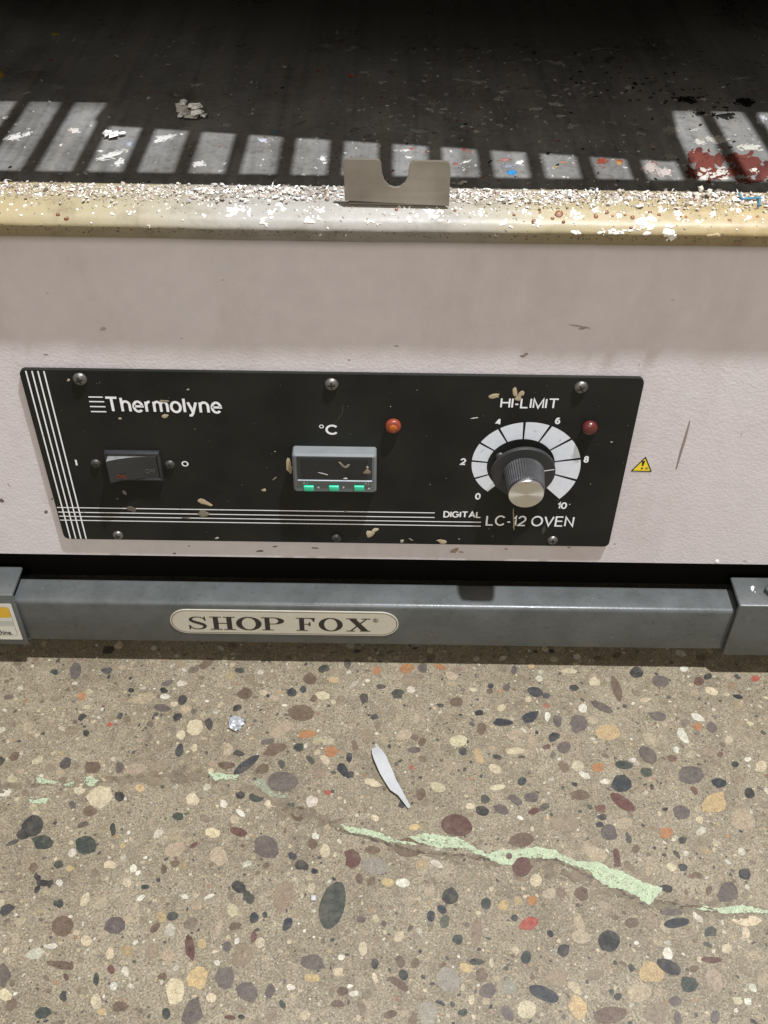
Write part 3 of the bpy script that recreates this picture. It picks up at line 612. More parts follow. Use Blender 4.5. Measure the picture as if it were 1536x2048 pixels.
for px, py, a, b, an, c in ((1410, 330, 33, 32, 10, RB), (1395, 312, 22, 15, 0, RB), (1500, 332, 38, 26, 5, (112, 58, 50)), (1475, 318, 26, 14, 10, RB), (1385, 345, 16, 12, 0, (100, 55, 45)), (1440, 352, 20, 8, 0, (110, 58, 48)),
                          (1465, 345, 16, 12, 0, RB), (1528, 350, 14, 12, 0, RB), (1440, 318, 14, 10, 0, (104, 55, 46)), (1500, 362, 30, 6, 3, (104, 55, 46)), (1430, 348, 34, 13, 0, (225, 218, 205)), (1508, 340, 12, 6, 0, (225, 218, 205)), (1435, 280, 28, 9, 5, (205, 198, 184)), (1500, 295, 26, 8, 5, (205, 198, 184)), (1400, 285, 14, 6, 0, (205, 198, 184)), (1520, 240, 14, 12, 0, (200, 200, 205)), (1344, 259, 20, 11, 5, (170, 165, 155)), (1340, 312, 16, 7, 8, (165, 160, 150)),
                          (1023, 345, 11, 6, 0, (40, 150, 215)), (1015, 333, 16, 5, -5, (150, 150, 158)), (1010, 320, 14, 2.5, -5, (190, 120, 110)), (1040, 325, 12, 4, -20, (240, 238, 235)),
                          (1203, 323, 12, 6, 0, (150, 60, 40)), (1207, 321, 3, 6, 0, (180, 74, 44)), (1238, 326, 7, 6, 0, (190, 140, 70)), (1240, 322, 8, 3, 0, (160, 70, 50)), (1126, 325, 5, 2, 0, (200, 120, 80)), (1112, 334, 3, 1.5, 0, (220, 170, 60)), (1151, 325, 3, 2, 0, (140, 80, 70)),
                          (1300, 335, 22, 14, 10, (190, 176, 166)), (1330, 345, 18, 9, 0, (200, 186, 176)), (1312, 328, 6, 3, 0, (150, 90, 75)), (928, 299, 5, 3, 0, (150, 70, 60)), (912, 328, 4, 2, 0, (170, 80, 70)), (932, 324, 13, 2, -15, WH), (812, 301, 12, 3, -8, WH), (818, 315, 9, 3, 0, WH), (823, 298, 5, 2, 0, (170, 80, 80)),
                          (30, 275, 24, 6, -14, WH), (12, 235, 10, 4, -20, WH), (150, 261, 15, 6, -5, (225, 215, 205)), (55, 268, 10, 5, -25, WH), (225, 310, 34, 6, -18, WH), (200, 302, 9, 3, 0, WH), (238, 325, 16, 6, -20, WH), (258, 288, 10, 6, 10, (175, 178, 188)),
                          (330, 275, 22, 6, -10, WH), (318, 282, 12, 4, -10, WH), (398, 328, 14, 8, 5, (215, 210, 205)), (525, 281, 16, 4, 5, (205, 205, 212)), (645, 318, 10, 6, 0, (220, 218, 214)), (650, 326, 6, 3, 0, WH), (555, 260, 0, 0, 0, WH),
                          (109, 69, 9, 3.5, 0, (210, 190, 40)), (2, 150, 8, 9, 0, (190, 150, 60)), (702, 151, 10, 5, 10, (190, 95, 60)), (674, 65, 4, 4, 0, WH), (548, 264, 2, 6, 5, (60, 160, 180)), (395, 170, 14, 4, -10, (190, 186, 180)), (120, 175, 14, 4, -8, (150, 148, 144)), (52, 186, 12, 4, -15, (165, 162, 158)),
                          (930, 174, 26, 9, -5, (150, 145, 138)), (870, 206, 13, 6, 5, (160, 155, 148)), (845, 190, 9, 5, 10, (160, 155, 148)), (858, 88, 10, 8, 10, (130, 126, 120)), (932, 92, 12, 9, 0, (120, 116, 112)), (1170, 121, 14, 8, 8, (130, 126, 118)), (1218, 118, 14, 7, 0, (100, 96, 90)), (788, 195, 14, 7, -10, (150, 145, 138)),
                          (892, 188, 7, 3, 0, (170, 165, 158)), (1040, 228, 22, 7, -8, (130, 128, 130)), (1085, 192, 14, 3, 5, (170, 165, 158)), (1110, 191, 8, 3, 0, (190, 185, 178)), (1168, 190, 8, 6, 0, (165, 160, 152)), (1180, 170, 10, 3, 20, (130, 125, 118)), (925, 265, 20, 7, 15, (130, 126, 122)), (1140, 255, 8, 3, 0, (170, 165, 158)), (1305, 292, 8, 8, 0, (170, 150, 138))):
    if a: stain(px, py, a*0.95, b*0.95, an, c, 0.00015)
for _ in range(1100):
    px = random.uniform(0, 1536) if random.random() < 0.5 else random.gauss(1000, 260); py = 372-300*random.random()**1.2; s = random.choice((0.6, 0.8, 0.8, 1, 1.3, 1.8, 2.6))
    g = random.choice(((220, 216, 208), (180, 175, 168), (140, 135, 128), (200, 196, 190), (225, 222, 216), (190, 186, 178), (120, 112, 104), (30, 27, 24), (150, 90, 70)))
    stain(px, py, s*random.uniform(1, 2.2), s*0.8, random.uniform(-30, 30), g, 0.00012, 0.3, 7)
for _ in range(150):                                     # ragged pale smears on the dark floor
    px = random.gauss(960, 300); py = random.uniform(90, 275); s = random.uniform(3, 9)
    stain(px, py, s*random.uniform(1, 1.8), s*0.42, random.uniform(-15, 15), random.choice(((150, 146, 138), (176, 171, 162), (120, 116, 108), (200, 195, 186))), 0.00012, 0.35, 9)
for _ in range(110):
    px = random.gauss(1330, 110); py = random.gauss(180, 20)-(px-1340)*-0.12; s = 0.8+3.0*random.random()**2
    stain(px, py, s*1.5, s*0.7, random.uniform(-20, 20), (40, 37, 32), 0.0002, 0.3, 7)
for px, py, a, b in ((1448, 232, 20, 7), (1400, 228, 12, 5), (1490, 205, 22, 8), (1375, 200, 18, 7)): stain(px, py, a, b, 5, (22, 19, 16), 0.0004, 0.3)
chamber_floor = mb.build('chamber_floor', [M['chamber'], M['splat']], oven)

# rolled rim under the opening
RZ = LEDGE-RIMB; RK = LEDGE-RIMK
prof = [(CY0-0.0002, LEDGE-0.0055), (CY0-0.0002, LEDGE), (0.008, LEDGE), (0.0005, LEDGE-0.0001), (-0.0030, LEDGE-0.0009), (-0.0062, LEDGE-0.0028), (-0.0086, LEDGE-RK*0.42), (-0.0103, LEDGE-RK*0.64), (-0.0114, LEDGE-RK*0.84),
        (-0.0118, RIMK), (-0.0116, RIMK-0.0007), (-0.0108, RIMK-0.0016), (-0.0082, RIMB+0.0010), (-0.0066, RIMB), (-0.0030, RIMB-0.0004), (0.0022, RIMB-0.0005)]
mb = MB(); vs = []; fs = []; nxr = 260; np_ = len(prof)
def dent(x, z):
    d = 0
    for dx, dz, r, h in ((0.045, LEDGE-RZ*.68, 0.003, 0.0004), (-0.10, LEDGE-RZ*.7, 0.0025, 0.0005), (0.085, LEDGE-RZ*.6, 0.006, 0.0003), (-0.15, LEDGE-RZ*.5, 0.008, 0.0003), (-0.0447, LEDGE-RZ*.72, 0.0042, 0.0008), (-0.0228, LEDGE-RZ*.72, 0.0050, 0.0013), (0.131, LEDGE-RZ*.7, 0.004, -0.0006), (-0.182, LEDGE-RZ*.72, 0.004, 0.0008)):
        d += h*math.exp(-(((x-dx)/r)**2+((z-dz)/(r*0.55))**2))
    return d
for i in range(nxr+1):
    x = -HW+2*HW*i/nxr
    for k, (y, z) in enumerate(prof):
        wv = 0.00018*math.sin(x*37+1)+0.0001*math.sin(x*91)+0.00007*math.sin(x*211+k)+0.00005*math.sin(x*503+2*k) if k > 3 else 0
        sag = (0.0005*math.exp(-((x+0.02)/0.07)**2) if 7 < k else 0)
        vs.append((x, y+wv+(dent(x, z) if k > 4 else 0), z-sag))
for i in range(nxr):
    for k in range(np_-1): fs.append([i*np_+k, (i+1)*np_+k, (i+1)*np_+k+1, i*np_+k+1])
mb.add(vs, fs, 0, (1, 1, 1, 1), True)
t = mb.build('tmp', M['rim']); tr_rim = bvh(t); bpy.data.objects.remove(t)
def spl(px, py, a, b, an, c, h=0.0003, n=11, amp=0.3): drop(mb, tr_rim, blob_px(px, py, a, b, an, n, amp), h, 0.00003, 1, rgba(c, 0.92 if min(c) > 205 else 0.46))
W2 = (250, 246, 236); RU = (160, 92, 52)
for cl in ((265, 428, 5), (225, 428, 4), (297, 452, 4), (365, 440, 4), (408, 430, 6), (335, 420, 4), (465, 420, 10), (475, 413, 8), (455, 432, 6), (525, 440, 8), (545, 425, 9), (533, 450, 6), (615, 440, 9), (635, 436, 7), (612, 424, 4), (735, 442, 6), (752, 448, 5), (640, 470, 4),
           (818, 440, 7), (832, 432, 6), (868, 432, 10), (858, 425, 8), (878, 422, 7), (880, 442, 5), (1008, 446, 9), (1020, 452, 5), (1078, 445, 10), (1085, 436, 6), (1148, 428, 12), (1160, 435, 8), (1150, 465, 5), (1290, 450, 13), (1305, 438, 11), (1278, 456, 8), (1335, 470, 12), (1338, 455, 9), (1398, 445, 6), (1403, 440, 4), (1240, 432, 8), (1355, 428, 9), (1430, 430, 7), (1500, 436, 7), (1470, 420, 8), (1190, 420, 8), (1320, 420, 10), (1050, 424, 7), (960, 424, 8), (560, 414, 10), (640, 418, 9), (500, 424, 8), (690, 470, 3), (950, 432, 4), (1150, 448, 4), (990, 470, 3)):
    px, py, s = cl
    for _ in range(2+int(s*0.45)):
        k = random.uniform(0.18, 0.55)*s
        spl(px+random.gauss(0, s*0.55), py+random.gauss(0, s*0.4), k*random.uniform(0.8, 1.7), k*random.uniform(0.5, 0.9), random.uniform(-60, 30), W2, 0.0004)
for x0, x1, y, s in ((1190, 1245, 465, 4), (1145, 1160, 465, 3), (1205, 1262, 460, 3), (455, 490, 418, 4)):
    for _ in range(10): spl(random.uniform(x0, x1), y+random.uniform(-2, 2), random.uniform(2, 6), s*random.uniform(0.4, 0.8), -3, W2, 0.0003)
spl(1335, 478, 9, 15, 5, (236, 228, 208), 0.0009); spl(1337, 465, 12, 9, 0, W2, 0.0008); spl(1427, 472, 14, 6, 0, (222, 198, 150), 0.0008); spl(78, 450, 7, 3, 0, (190, 175, 140), 0.0004)
for px, py, s in ((116, 429, 4.5), (133, 437, 5), (1118, 428, 9), (1105, 437, 4), (1068, 443, 6), (1028, 430, 3.5), (1127, 444, 4), (1213, 425, 5), (1192, 433, 5), (1192, 434, 3), (1265, 435, 5), (1300, 425, 4), (1318, 430, 4), (1362, 432, 3), (1372, 434, 3), (1458, 440, 3), (1515, 433, 3), (1225, 432, 3), (1250, 430, 3), (1262, 456, 4), (910, 421, 3.5), (793, 419, 4), (1080, 424, 3), (1360, 428, 2.5)):
    spl(px, py, s, s*0.8, 0, RU if s > 3 else (196, 120, 60), 0.0004, 11, 0.1)
    if s > 3.2: spl(px-0.6, py-0.8, s*0.4, s*0.35, 0, (226, 190, 150), 0.0006, 8, 0.1)
for _ in range(330):
    px = random.uniform(0, 1536); py = 411+(px-768)*0.0145+abs(random.gauss(0, 17)); s = random.uniform(0.7, 2.4)
    spl(px, py, s*random.uniform(0.8, 1.8), s*0.8, random.uniform(-60, 60), random.choice((W2, W2, (215, 200, 165), (190, 176, 150))), 0.0003, 7)
for _ in range(420):                                    # brown flecks painting in shade along the lower curve
    px = random.uniform(0, 1536); py = 467+(px-768)*0.0150+random.gauss(1.5, 4.0); s = 0.5+1.5*random.random()**2
    spl(px, py, s*random.uniform(0.8, 1.6), s*0.8, random.uniform(-40, 40), random.choice(((120, 105, 80), (140, 124, 92), (150, 136, 106))), 0.0001, 8)
rim = mb.build('chamber_rim', [M['rim'], M['splat']], oven, sharp=60)

# notched latch plate standing on the ledge
PLY = -0.0030
outl = [(686, 326), (690, 320), (697, 317.5), (752, 318.5), (759, 320), (762, 325), (764, 347), (769, 361), (778, 371), (789, 374.5), (800, 373), (810, 365), (816, 352), (818, 335), (821, 326), (829, 321), (888, 322), (896, 324), (900.5, 331), (901, 345), (898, 413), (840, 409.5), (690, 402)]
p3 = [at_y(x, y, PLY) for x, y in outl]
mb = MB(); mb.prism(p3, (0, 0.0013, 0))
zb = min(p.z for p in p3); xl = p3[-1].x; xr = p3[-3].x
mb.box((xl+0.002, PLY+0.0014, LEDGE+0.0004), (xr-0.002, 0.013, LEDGE+0.0014))
latch = mb.build('latch_plate', M['brushed'], oven)
bm = bmesh.new(); bm.from_mesh(latch.data); bmesh.ops.bevel(bm, geom=[e for e in bm.edges if len(e.link_faces) == 2 and e.calc_face_angle(0) > 0.8 and abs((e.verts[0].co-e.verts[1].co).normalized().y) < 0.5], offset=0.0003, segments=2, affect='EDGES'); bm.to_mesh(latch.data); bm.free()

# ------------------------------------------------------------------ control panel
def P(px, py): v = at_y(px, py, 0); return v.x, v.z
PX0, PX1, PZ1, PZ0 = -0.2053, 0.1447, -0.3378, -0.4692
mb = MB()
def round_rect(x0, x1, z0, z1, r, y, n=6):
    pts = []
    for cx, cz, a0 in ((x1-r, z1-r, 0), (x0+r, z1-r, 90), (x0+r, z0+r, 180), (x1-r, z0+r, 270)):
        for i in range(n+1):
            a = math.radians(a0+90*i/n); pts.append((cx+r*math.cos(a), y, cz+r*math.sin(a)))
    return pts
mb.prism(round_rect(PX0, PX1, PZ0, PZ1, 0.0035, 0), (0, FACE-0.0002, 0))
def rect(x0, x1, z0, z1, y, mi): mb.add([(x0, y, z0), (x1, y, z0), (x1, y, z1), (x0, y, z1)], [(0, 1, 2, 3)], mi)
sx = [(P(47.5, 742)[0]+P(145, 1079)[0])/2, (P(60, 742)[0]+P(155.5, 1079)[0])/2, (P(72, 742)[0]+P(165.5, 1079)[0])/2, (P(84.5, 742)[0]+P(175.5, 1079)[0])/2]
for x in sx: rect(x-0.00042, x+0.00042, PZ0+0.0004, PZ1-0.0008, -0.00006, 1)
for k, (yy, xe) in enumerate(((1014.6, 869), (1023.8, 869), (1032, 963), (1039.8, 963))):
    z = P(112, yy)[1]; rect(PX0+0.0006, P(xe, 1035)[0], z-0.00036, z+0.00036, -0.00009, 1)
for yy, xa, xb in ((225, 425, 493), (247, 428, 500), (271, 432, 506), (295, 437, 510)):
    a = P(xa/2.4, 700+yy/2.4); b = P(xb/2.4, 700+yy/2.4); rect(a[0], b[0], a[1]-0.00042, a[1]+0.00042, -0.00006, 1)
a = P(152.5, 925); rect(a[0]-0.00055, a[0]+0.00055, a[1]-0.0022, a[1]+0.0022, -0.00006, 1)
def ringseg(c, r0, r1, a0, a1, n, y, mi, R=None):
    vs = []
    for i in range(n+1):
        t = i/n; a = math.radians(a0+(a1-a0)*t); q = R(a0+(a1-a0)*t) if R else (r0, r1)
        vs.append((c[0]+q[0]*math.cos(a), y, c[1]+q[0]*math.sin(a))); vs.append((c[0]+q[1]*math.cos(a), y, c[1]+q[1]*math.sin(a)))
    mb.add(vs, [(2*i, 2*i+1, 2*i+3, 2*i+2) for i in range(n)], mi)
ringseg(P(370, 927.5), 0.0013, 0.0021, 0, 360, 24, -0.00006, 1)
ringseg(P(520+497/4.042, 720+537/4.042), 0.0008, 0.0014, 0, 360, 20, -0.00006, 1)
# dial scale: ten segments that widen from 0 to 10
DC = P(1042, 931)
mpts = {}
A0, A1 = 229.0, -45.0
def scale_r(a):
    t = (A0-a)/(A0-A1); return (0.0206-0.0006*t, 0.0280+0.0092*t)
for k in range(10):
    a = A0+(A1-A0)*k/10; b = A0+(A1-A0)*(k+1)/10; g = 1.35
    ringseg(DC, 0, 0, a-(g if k else 0), b+(g if k < 9 else 0), 10, -0.00006, 2, scale_r)
# dried paint specks on the panel
t_ = mb.build('tmp', M['black']); tr_p = bvh(t_); bpy.data.objects.remove(t_)
TN = (196, 178, 148); DG = (104, 98, 90)
def ps(px, py, a, b, an, c, h=0.00012, amp=0.25, n=11): drop(mb, tr_p, blob_px(px, py, a, b, an, n, amp), h, 0.00012, 3, rgba(c, 0.8))
for px, py, a, b, an, c in ((988, 792, 11, 5, -5, TN), (1030, 784, 4, 12, -8, TN), (1042, 788, 5, 8, 25, TN), (1036, 797, 6, 5, 0, TN), (949, 836, 10, 1.0, -8, (200, 198, 190)), (329, 802, 9, 2.5, 5, (150, 138, 118)), (330, 832, 8, 3.5, -5, TN), (240, 837, 4, 2, 10, TN), (376, 779, 2.5, 1.8, 0, (180, 172, 160)), (137, 760, 3, 2.5, 0, (200, 190, 175)),
                          (408, 1004, 14, 5, 25, TN), (421, 1010, 5, 2, 0, TN), (407, 1027, 13, 6, 8, (140, 130, 112)), (263, 1018, 10, 5.5, 10, (110, 98, 92)), (249, 985, 6, 3, 35, (120, 118, 112)), (235, 997, 3, 1.2, 30, DG), (372, 1036, 8, 2, 10, DG), (549, 957, 5, 1.2, -35, (160, 146, 124)), (528, 980, 4.5, 3, 0, TN), (550, 903, 1.5, 1, 0, TN), (742, 1068, 9, 5, -40, TN), (750, 1060, 7, 4, -30, (214, 200, 172)), (738, 1066, 5, 6, 0, (214, 200, 172)),
                          (804, 1082, 4, 3, 0, (190, 182, 170)), (822, 1079, 5, 1.4, 25, (150, 140, 125)), (884, 1083, 11, 4, 18, TN), (434, 1076, 4, 2, 0, (190, 182, 170)), (577, 929, 5, 14, 5, TN), (580, 938, 5, 8, 0, (170, 150, 118)), (1026, 1072, 2.4, 22, 1, (176, 160, 126)), (1027, 1032, 1.3, 16, 0, (170, 154, 122)), (1028, 1050, 2, 10, 0, (176, 160, 126)), (692, 1022, 4, 1.5, 0, (120, 110, 95)), (280, 958, 3, 1, 0, (110, 100, 90)), (700, 958, 0, 0, 0, TN),
                          (1223, 884, 2.2, 1.6, 0, (170, 165, 155)), (918, 1078, 2, 1.5, 0, (150, 142, 130)), (860, 969, 1.2, 1.2, 0, (130, 124, 112)), (1181, 968, 1.6, 1.2, 0, (110, 104, 96)), (978, 1057, 3, 1, 30, (110, 104, 96)), (985, 1072, 1.5, 1.2, 0, (120, 114, 104)), (781, 813, 1.2, 1.2, 0, (160, 152, 140)), (834, 780, 1.2, 1.2, 0, (120, 114, 104)), (168, 1022, 2.5, 2, 0, (60, 54, 52)), (1087, 1060, 3, 10, 20, (70, 66, 62))):
    if a: ps(px, py, a, b, an, c)
for _ in range(90):
    s = random.uniform(0.5, 1.1); ps(random.uniform(60, 1260), random.uniform(760, 1080), s, s*0.8, random.uniform(0, 90), random.choice(((90, 86, 78), (120, 114, 102), (70, 66, 60))), 0.0001, 0.2, 6)
for _ in range(40):
    px = random.uniform(90, 1240); py = random.uniform(760, 1075); L_ = random.uniform(4, 22); t = random.uniform(-1.2, 1.2); g = random.choice(((58, 57, 52), (66, 64, 58), (50, 49, 45)))
    drop(mb, tr_p, [(px, py), (px+L_*0.5, py+L_*0.5*t-0.25), (px+L_, py+L_*t), (px+L_*0.5, py+L_*0.5*t+0.3)], 0, 0.0001, 3, rgba(g, 0.6))
hair = [(686, 810), (684, 826), (676, 838), (668, 846)]
for i in range(3):
    (xa, ya), (xb, yb) = hair[i], hair[i+1]; drop(mb, tr_p, [(xa, ya), (xa+0.8, ya), (xb+0.8, yb), (xb, yb)], 0, 0.0001, 3, rgba((92, 90, 84), 0.8))
panel = mb.build('control_panel', [M['black'], M['ink'], M['scale'], M['splat']], oven)

def cbox(x0, y0, x1, y1, k, body, hw, gap=0.26, slant=0.0):
    """box given in the coordinates of one of the enlarged crops"""
    (ox, oy, s) = k; a = P(ox+x0/s, oy+y1/s); b = P(ox+x1/s, oy+y0/s)
    return sans('lettering', body, a[0], b[0], a[1], b[1], 0, M['ink'], panel, hw, gap, slant)
K3 = (0, 700, 2.4); K4 = (520, 720, 4.042); K5 = (860, 720, 3.339)
cbox(516, 231, 1060, 313, K3, 'Thermolyne', 0.00078, 0.30)
cbox(530, 523, 627, 603, K4, 'C', 0.00068)
cbox(467, 257, 867, 320, K5, 'HI-LIMIT', 0.00050, 0.27)
cbox(88, 1012, 345, 1051, K5, 'DIGITAL', 0.00048, 0.28)
cbox(370, 1045, 968, 1105, K5, 'LC-12 OVEN', 0.00056, 0.27)
for x, y, ch, wd in ((458, 411, '4', 42), (853, 406, '6', 42), (222, 678, '2', 42), (1044, 663, '8', 42), (320, 910, '0', 42), (882, 972, '10', 74)):
    cbox(x-wd/2, y-22, x+wd/2, y+22, K5, ch, 0.00052)
cbox(926, 960, 940, 966, K5, '-', 0.0003)

def screw_mb(c, r, ang=0.0, dome=0.55, sink=0.0):
    mb = MB(); c = Vector(c)
    mb.lathe(c, [(r, -0.0002), (r, 0.0004-sink), (r*0.94, r*dome*0.45-sink), (r*0.75, r*dome*0.75-sink), (r*0.45, r*dome*0.95-sink), (r*0.12, r*dome-sink)], 28)
    for k in range(2):                                   # cross recess: dark slots set just proud of the dome
        a = ang+k*math.pi/2; d = Vector((math.cos(a), 0, math.sin(a))); n = Vector((-d.z, 0, d.x)); h = -(r*dome*1.08-sink)
        pts = [c+d*r*t*0.56+n*r*s*0.15*(1 if abs(t) < 1 else 0.7)+Vector((0, h+abs(t)*r*dome*0.09-k*0.00003, 0)) for t, s in ((-1, -1), (0, -1), (1, -1), (1, 1), (0, 1), (-1, 1))]
        mb.add(pts, [(0, 1, 4, 5), (1, 2, 3, 4)], 1)
    return mb
for px, py, r, an, m in ((160, 757.5, 0.0041, 0.3, 'steel'), (663, 768, 0.0040, 0.1, 'steel'), (1162, 774, 0.0040, 0.5, 'steel'), (236, 1070, 0.0035, 0.2, 'steel'), (673, 1075, 0.0033, 0.4, 'dull'), (1105, 1080, 0.0034, 0.1, 'steel')):
    x, z = P(px, py); screw_mb((x, 0, z), r, an).build('screw', [M[m], M['hole']], panel)

# rocker switch
sw = empty('power_switch', (0, 0, 0)); sw.parent = oven; sw.matrix_parent_inverse = Matrix.Translation(-oven.location)
def sub(mb, name, mats, par, **k): return mb.build(name, mats, par, **k)
x0, z1 = P(209, 899.5); x1, _ = P(319, 901); _, z0 = P(220, 954)
mb = MB(); fw = 0.0022; hh = 0.0030
mb.box((x0, -hh, z1-fw), (x1, 0.0005, z1), 0.0004, 2); mb.box((x0, -hh, z0), (x1, 0.0005, z0+fw*0.7), 0.0004, 2)
mb.box((x0, -hh+0.0001, z0+0.0004), (x0+fw*0.8, 0.0005, z1-0.0004), 0.0004, 2); mb.box((x1-fw*0.8, -hh+0.0001, z0+0.0004), (x1, 0.0005, z1-0.0004), 0.0004, 2)
mb.build('bezel', M['darkplastic'], sw)
mb = MB(); n = 14; vs = []; xi0, xi1, zi0, zi1 = x0+0.0021, x1-0.0021, z0+0.0019, z1-0.0025
def rock(u): return 0.0012+0.0062*(1-u)**2.2*1.0+0.0004+0.0012*u
for i in range(n+1):
    u = i/n; x = xi0+(xi1-xi0)*u; y = -rock(u)
    vs += [(x, 0.0006, zi0), (x, y, zi0), (x, y-0.0002, zi1), (x, 0.0006, zi1)]
fs = []
for i in range(n):
    for k in range(3): fs.append((4*i+k, 4*i+4+k, 4*i+5+k, 4*i+1+k))
fs += [(0, 1, 2, 3), (4*n+3, 4*n+2, 4*n+1, 4*n)]
mb.add(vs, fs, 0, (1, 1, 1, 1), True)
for i in range(n): mb.mi[3*i+2] = 1                      # paler top edge: the rocker's gloss highlight painted in
rocker = mb.build('rocker', [M['darkplastic'], mat('highlight_plastic', (0.17, 0.17, 0.165), 0.4, 0, 0.25, 200)], sw)
def on_rocker(u): return -rock(u)
text('lettering', 'ON', xi0+(xi1-xi0)*0.14, xi0+(xi1-xi0)*0.33, zi0+0.0022, zi0+0.0052, on_rocker(0.16), M['redink'], sw, 0.01)
text('lettering', 'OFF', xi0+(xi1-xi0)*0.72, xi0+(xi1-xi0)*0.93, zi0+0.0040, zi0+0.0072, on_rocker(0.72), M['greyink'], sw, 0.0)
for px, py in ((191.5, 926.5), (340, 928.5)):
    x, z = P(px, py); screw_mb((x, 0, z), 0.0031, 0.3).build('screw', [M['dull'], M['hole']], sw)

# digital controller
dp = empty('temperature_controller', (0, 0, 0)); dp.parent = oven; dp.matrix_parent_inverse = Matrix.Translation(-oven.location)
DEP = 0.0080
def PD(px, py): v = at_y(px, py, -DEP); return v.x, v.z
x0, _ = PD(584.5, 930); x1, _ = PD(753, 930); zt = PD(668, 910)[1]; zb = PD(668, 985.5)[1]
mb = MB()
mb.prism(round_rect(x0, x1, zb, zt, 0.0018, -DEP+0.0012), (0, DEP-0.0012, 0), 0)
bev = round_rect(x0, x1, zb, zt, 0.0018, -DEP+0.0012); ins = round_rect(x0+0.0012, x1-0.0012, zb+0.0010, zt-0.0012, 0.0012, -DEP)
nb = len(bev)
mb.add(bev+ins, [(i, (i+1) % nb, nb+(i+1) % nb, nb+i) for i in range(nb)], 0, (1, 1, 1, 1), True)
zw0 = PD(668, 959)[1]; zw1 = zt-0.0016
mb.add(ins, [tuple(range(len(ins)))], 1)
mb.build('housing', [M['greyplastic'], M['greylow']], dp)
mb = MB(); wx0, wx1 = x0+0.0028, x1-0.0026
mb.prism(round_rect(wx0, wx1, zw0, zw1, 0.0006, -DEP-0.0004), (0, 0.0003, 0), 0)
mb.prism(round_rect(wx0+0.0025, wx1-0.0025, zw0+0.0008, zw1-0.0018, 0.0004, -DEP-0.0006), (0, 0.00015, 0), 1)
t_ = mb.build('tmp', M['window']); tr_w = bvh(t_); bpy.data.objects.remove(t_)
def dws(pl, c, h=0.0002): drop(mb, tr_w, pl, h, 0.00005, 2, rgba(c, 0.7))
def k4(x, y): return (520+x/4.042, 720+y/4.042)
dws([k4(*p) for p in ((632, 822), (650, 826), (668, 850), (690, 862), (712, 850), (722, 838), (726, 848), (712, 868), (690, 876), (664, 862))], (170, 162, 146))
dws([k4(*p) for p in ((468, 908), (500, 912), (550, 926), (548, 932), (500, 920))], (190, 186, 178))
dws([k4(*p) for p in ((830, 915), (850, 895), (868, 872), (880, 890), (895, 900), (892, 920), (860, 922))], (150, 138, 118))
dws(blob_px(*k4(868, 868), 2.5, 3, 0, 8), (190, 176, 150)); dws(blob_px(*k4(690, 958), 5, 1.6, -5, 8), (210, 206, 200))
mb.box((wx0, -DEP-0.0011, zw0-0.0007), (wx1, -DEP+0.0002, zw0-0.0001), 0.0002, 2, 3)
mb.build('display_window', [M['darkplastic'], M['window'], M['splat'], mat('pale_edge', (0.34, 0.37, 0.39), 0.35)], dp)
for px in (617.8, 668.0, 718.4):
    cx, cz = PD(px, 974.5); mb = MB(); mb.box((cx-0.0031, -DEP-0.0018, cz-0.0020), (cx+0.0031, -DEP+0.0003, cz+0.0020), 0.0006, 3); mb.build('button', M['green'], dp)
def tiny(b, x0_, y0_, x1_, y1_):
    a = PD(*k4(x0_, y1_)); c = PD(*k4(x1_, y0_)); text('lettering', b, a[0], c[0], a[1], c[1], -DEP-0.0001, M['label'], dp)
tiny('A1', 345, 980, 384, 1003); tiny('A2', 842, 984, 884, 1008); tiny('*', 462, 1018, 482, 1038)
for pts in (((664, 1020), (686, 1020), (675, 1040)), ((870, 1044), (890, 1044), (880, 1026))):
    mb = MB(); q3 = [PD(*k4(*p)) for p in pts]; mb.prism([(p[0], -DEP-0.00025, p[1]) for p in q3], (0, 0.0002, 0)); mb.build('arrow_mark', M['label'], dp)

# pilot lamps
def pilot(px, py, name, m0, m1, label):
    x, z = P(px, py); o = MB(); o.lathe((x, 0, z), [(0.0044, -0.0003), (0.0046, 0.0018), (0.0043, 0.0026), (0.0036, 0.0031), (0.0024, 0.0033), (0.0006, 0.0034)] if m1 else [(0.0044, -0.0003), (0.0046, 0.0014), (0.0042, 0.0026), (0.0032, 0.0036), (0.0018, 0.0042), (0.0004, 0.0043)], 40)
    p = o.build(name, M[m0], oven, sharp=60); p['label'] = label
    if m1:
        o = MB(); o.lathe((x, -0.0030, z), [(0.0024, 0), (0.0024, 0.0005), (0.0019, 0.0009), (0.0004, 0.0010)], 28); o.build('lens_core', M[m1], p)
pilot(786.5, 849.5, 'pilot_lamp', 'lamp_o', 'lamp_oc', 'orange pilot lamp right of the degree mark')
pilot(1179, 853.5, 'pilot_lamp', 'lamp_r', None, 'dark red pilot lamp beside the dial')

# dial knob
kn = empty('dial_knob', (0, 0, 0)); kn.parent = oven; kn.matrix_parent_inverse = Matrix.Translation(-oven.location)
KC = (DC[0]+0.0008, DC[1]); SK = 0.0075; SR = 0.0190
mb = MB(); mb.lathe((KC[0], 0, KC[1]), [(0.009, 0.0002), (0.009, SK-0.0022), (SR, SK-0.002), (SR, SK-0.0006), (SR-0.0006, SK), (0.012, SK+0.0002)], 72)
tip = (math.cos(math.radians(12)), math.sin(math.radians(12)))
q3 = [(KC[0]+tip[0]*r-tip[1]*s, -SK-0.00030, KC[1]+tip[1]*r+tip[0]*s) for r, s in ((0.0120, -0.0003), (SR-0.0007, -0.0003), (SR-0.0007, 0.0003), (0.0120, 0.0003))]
mb.add(q3, [(0, 1, 2, 3)], 1)
mb.build('skirt', [M['skirt'], M['ink']], kn, sharp=40)
mb = MB(); KH = 0.0262
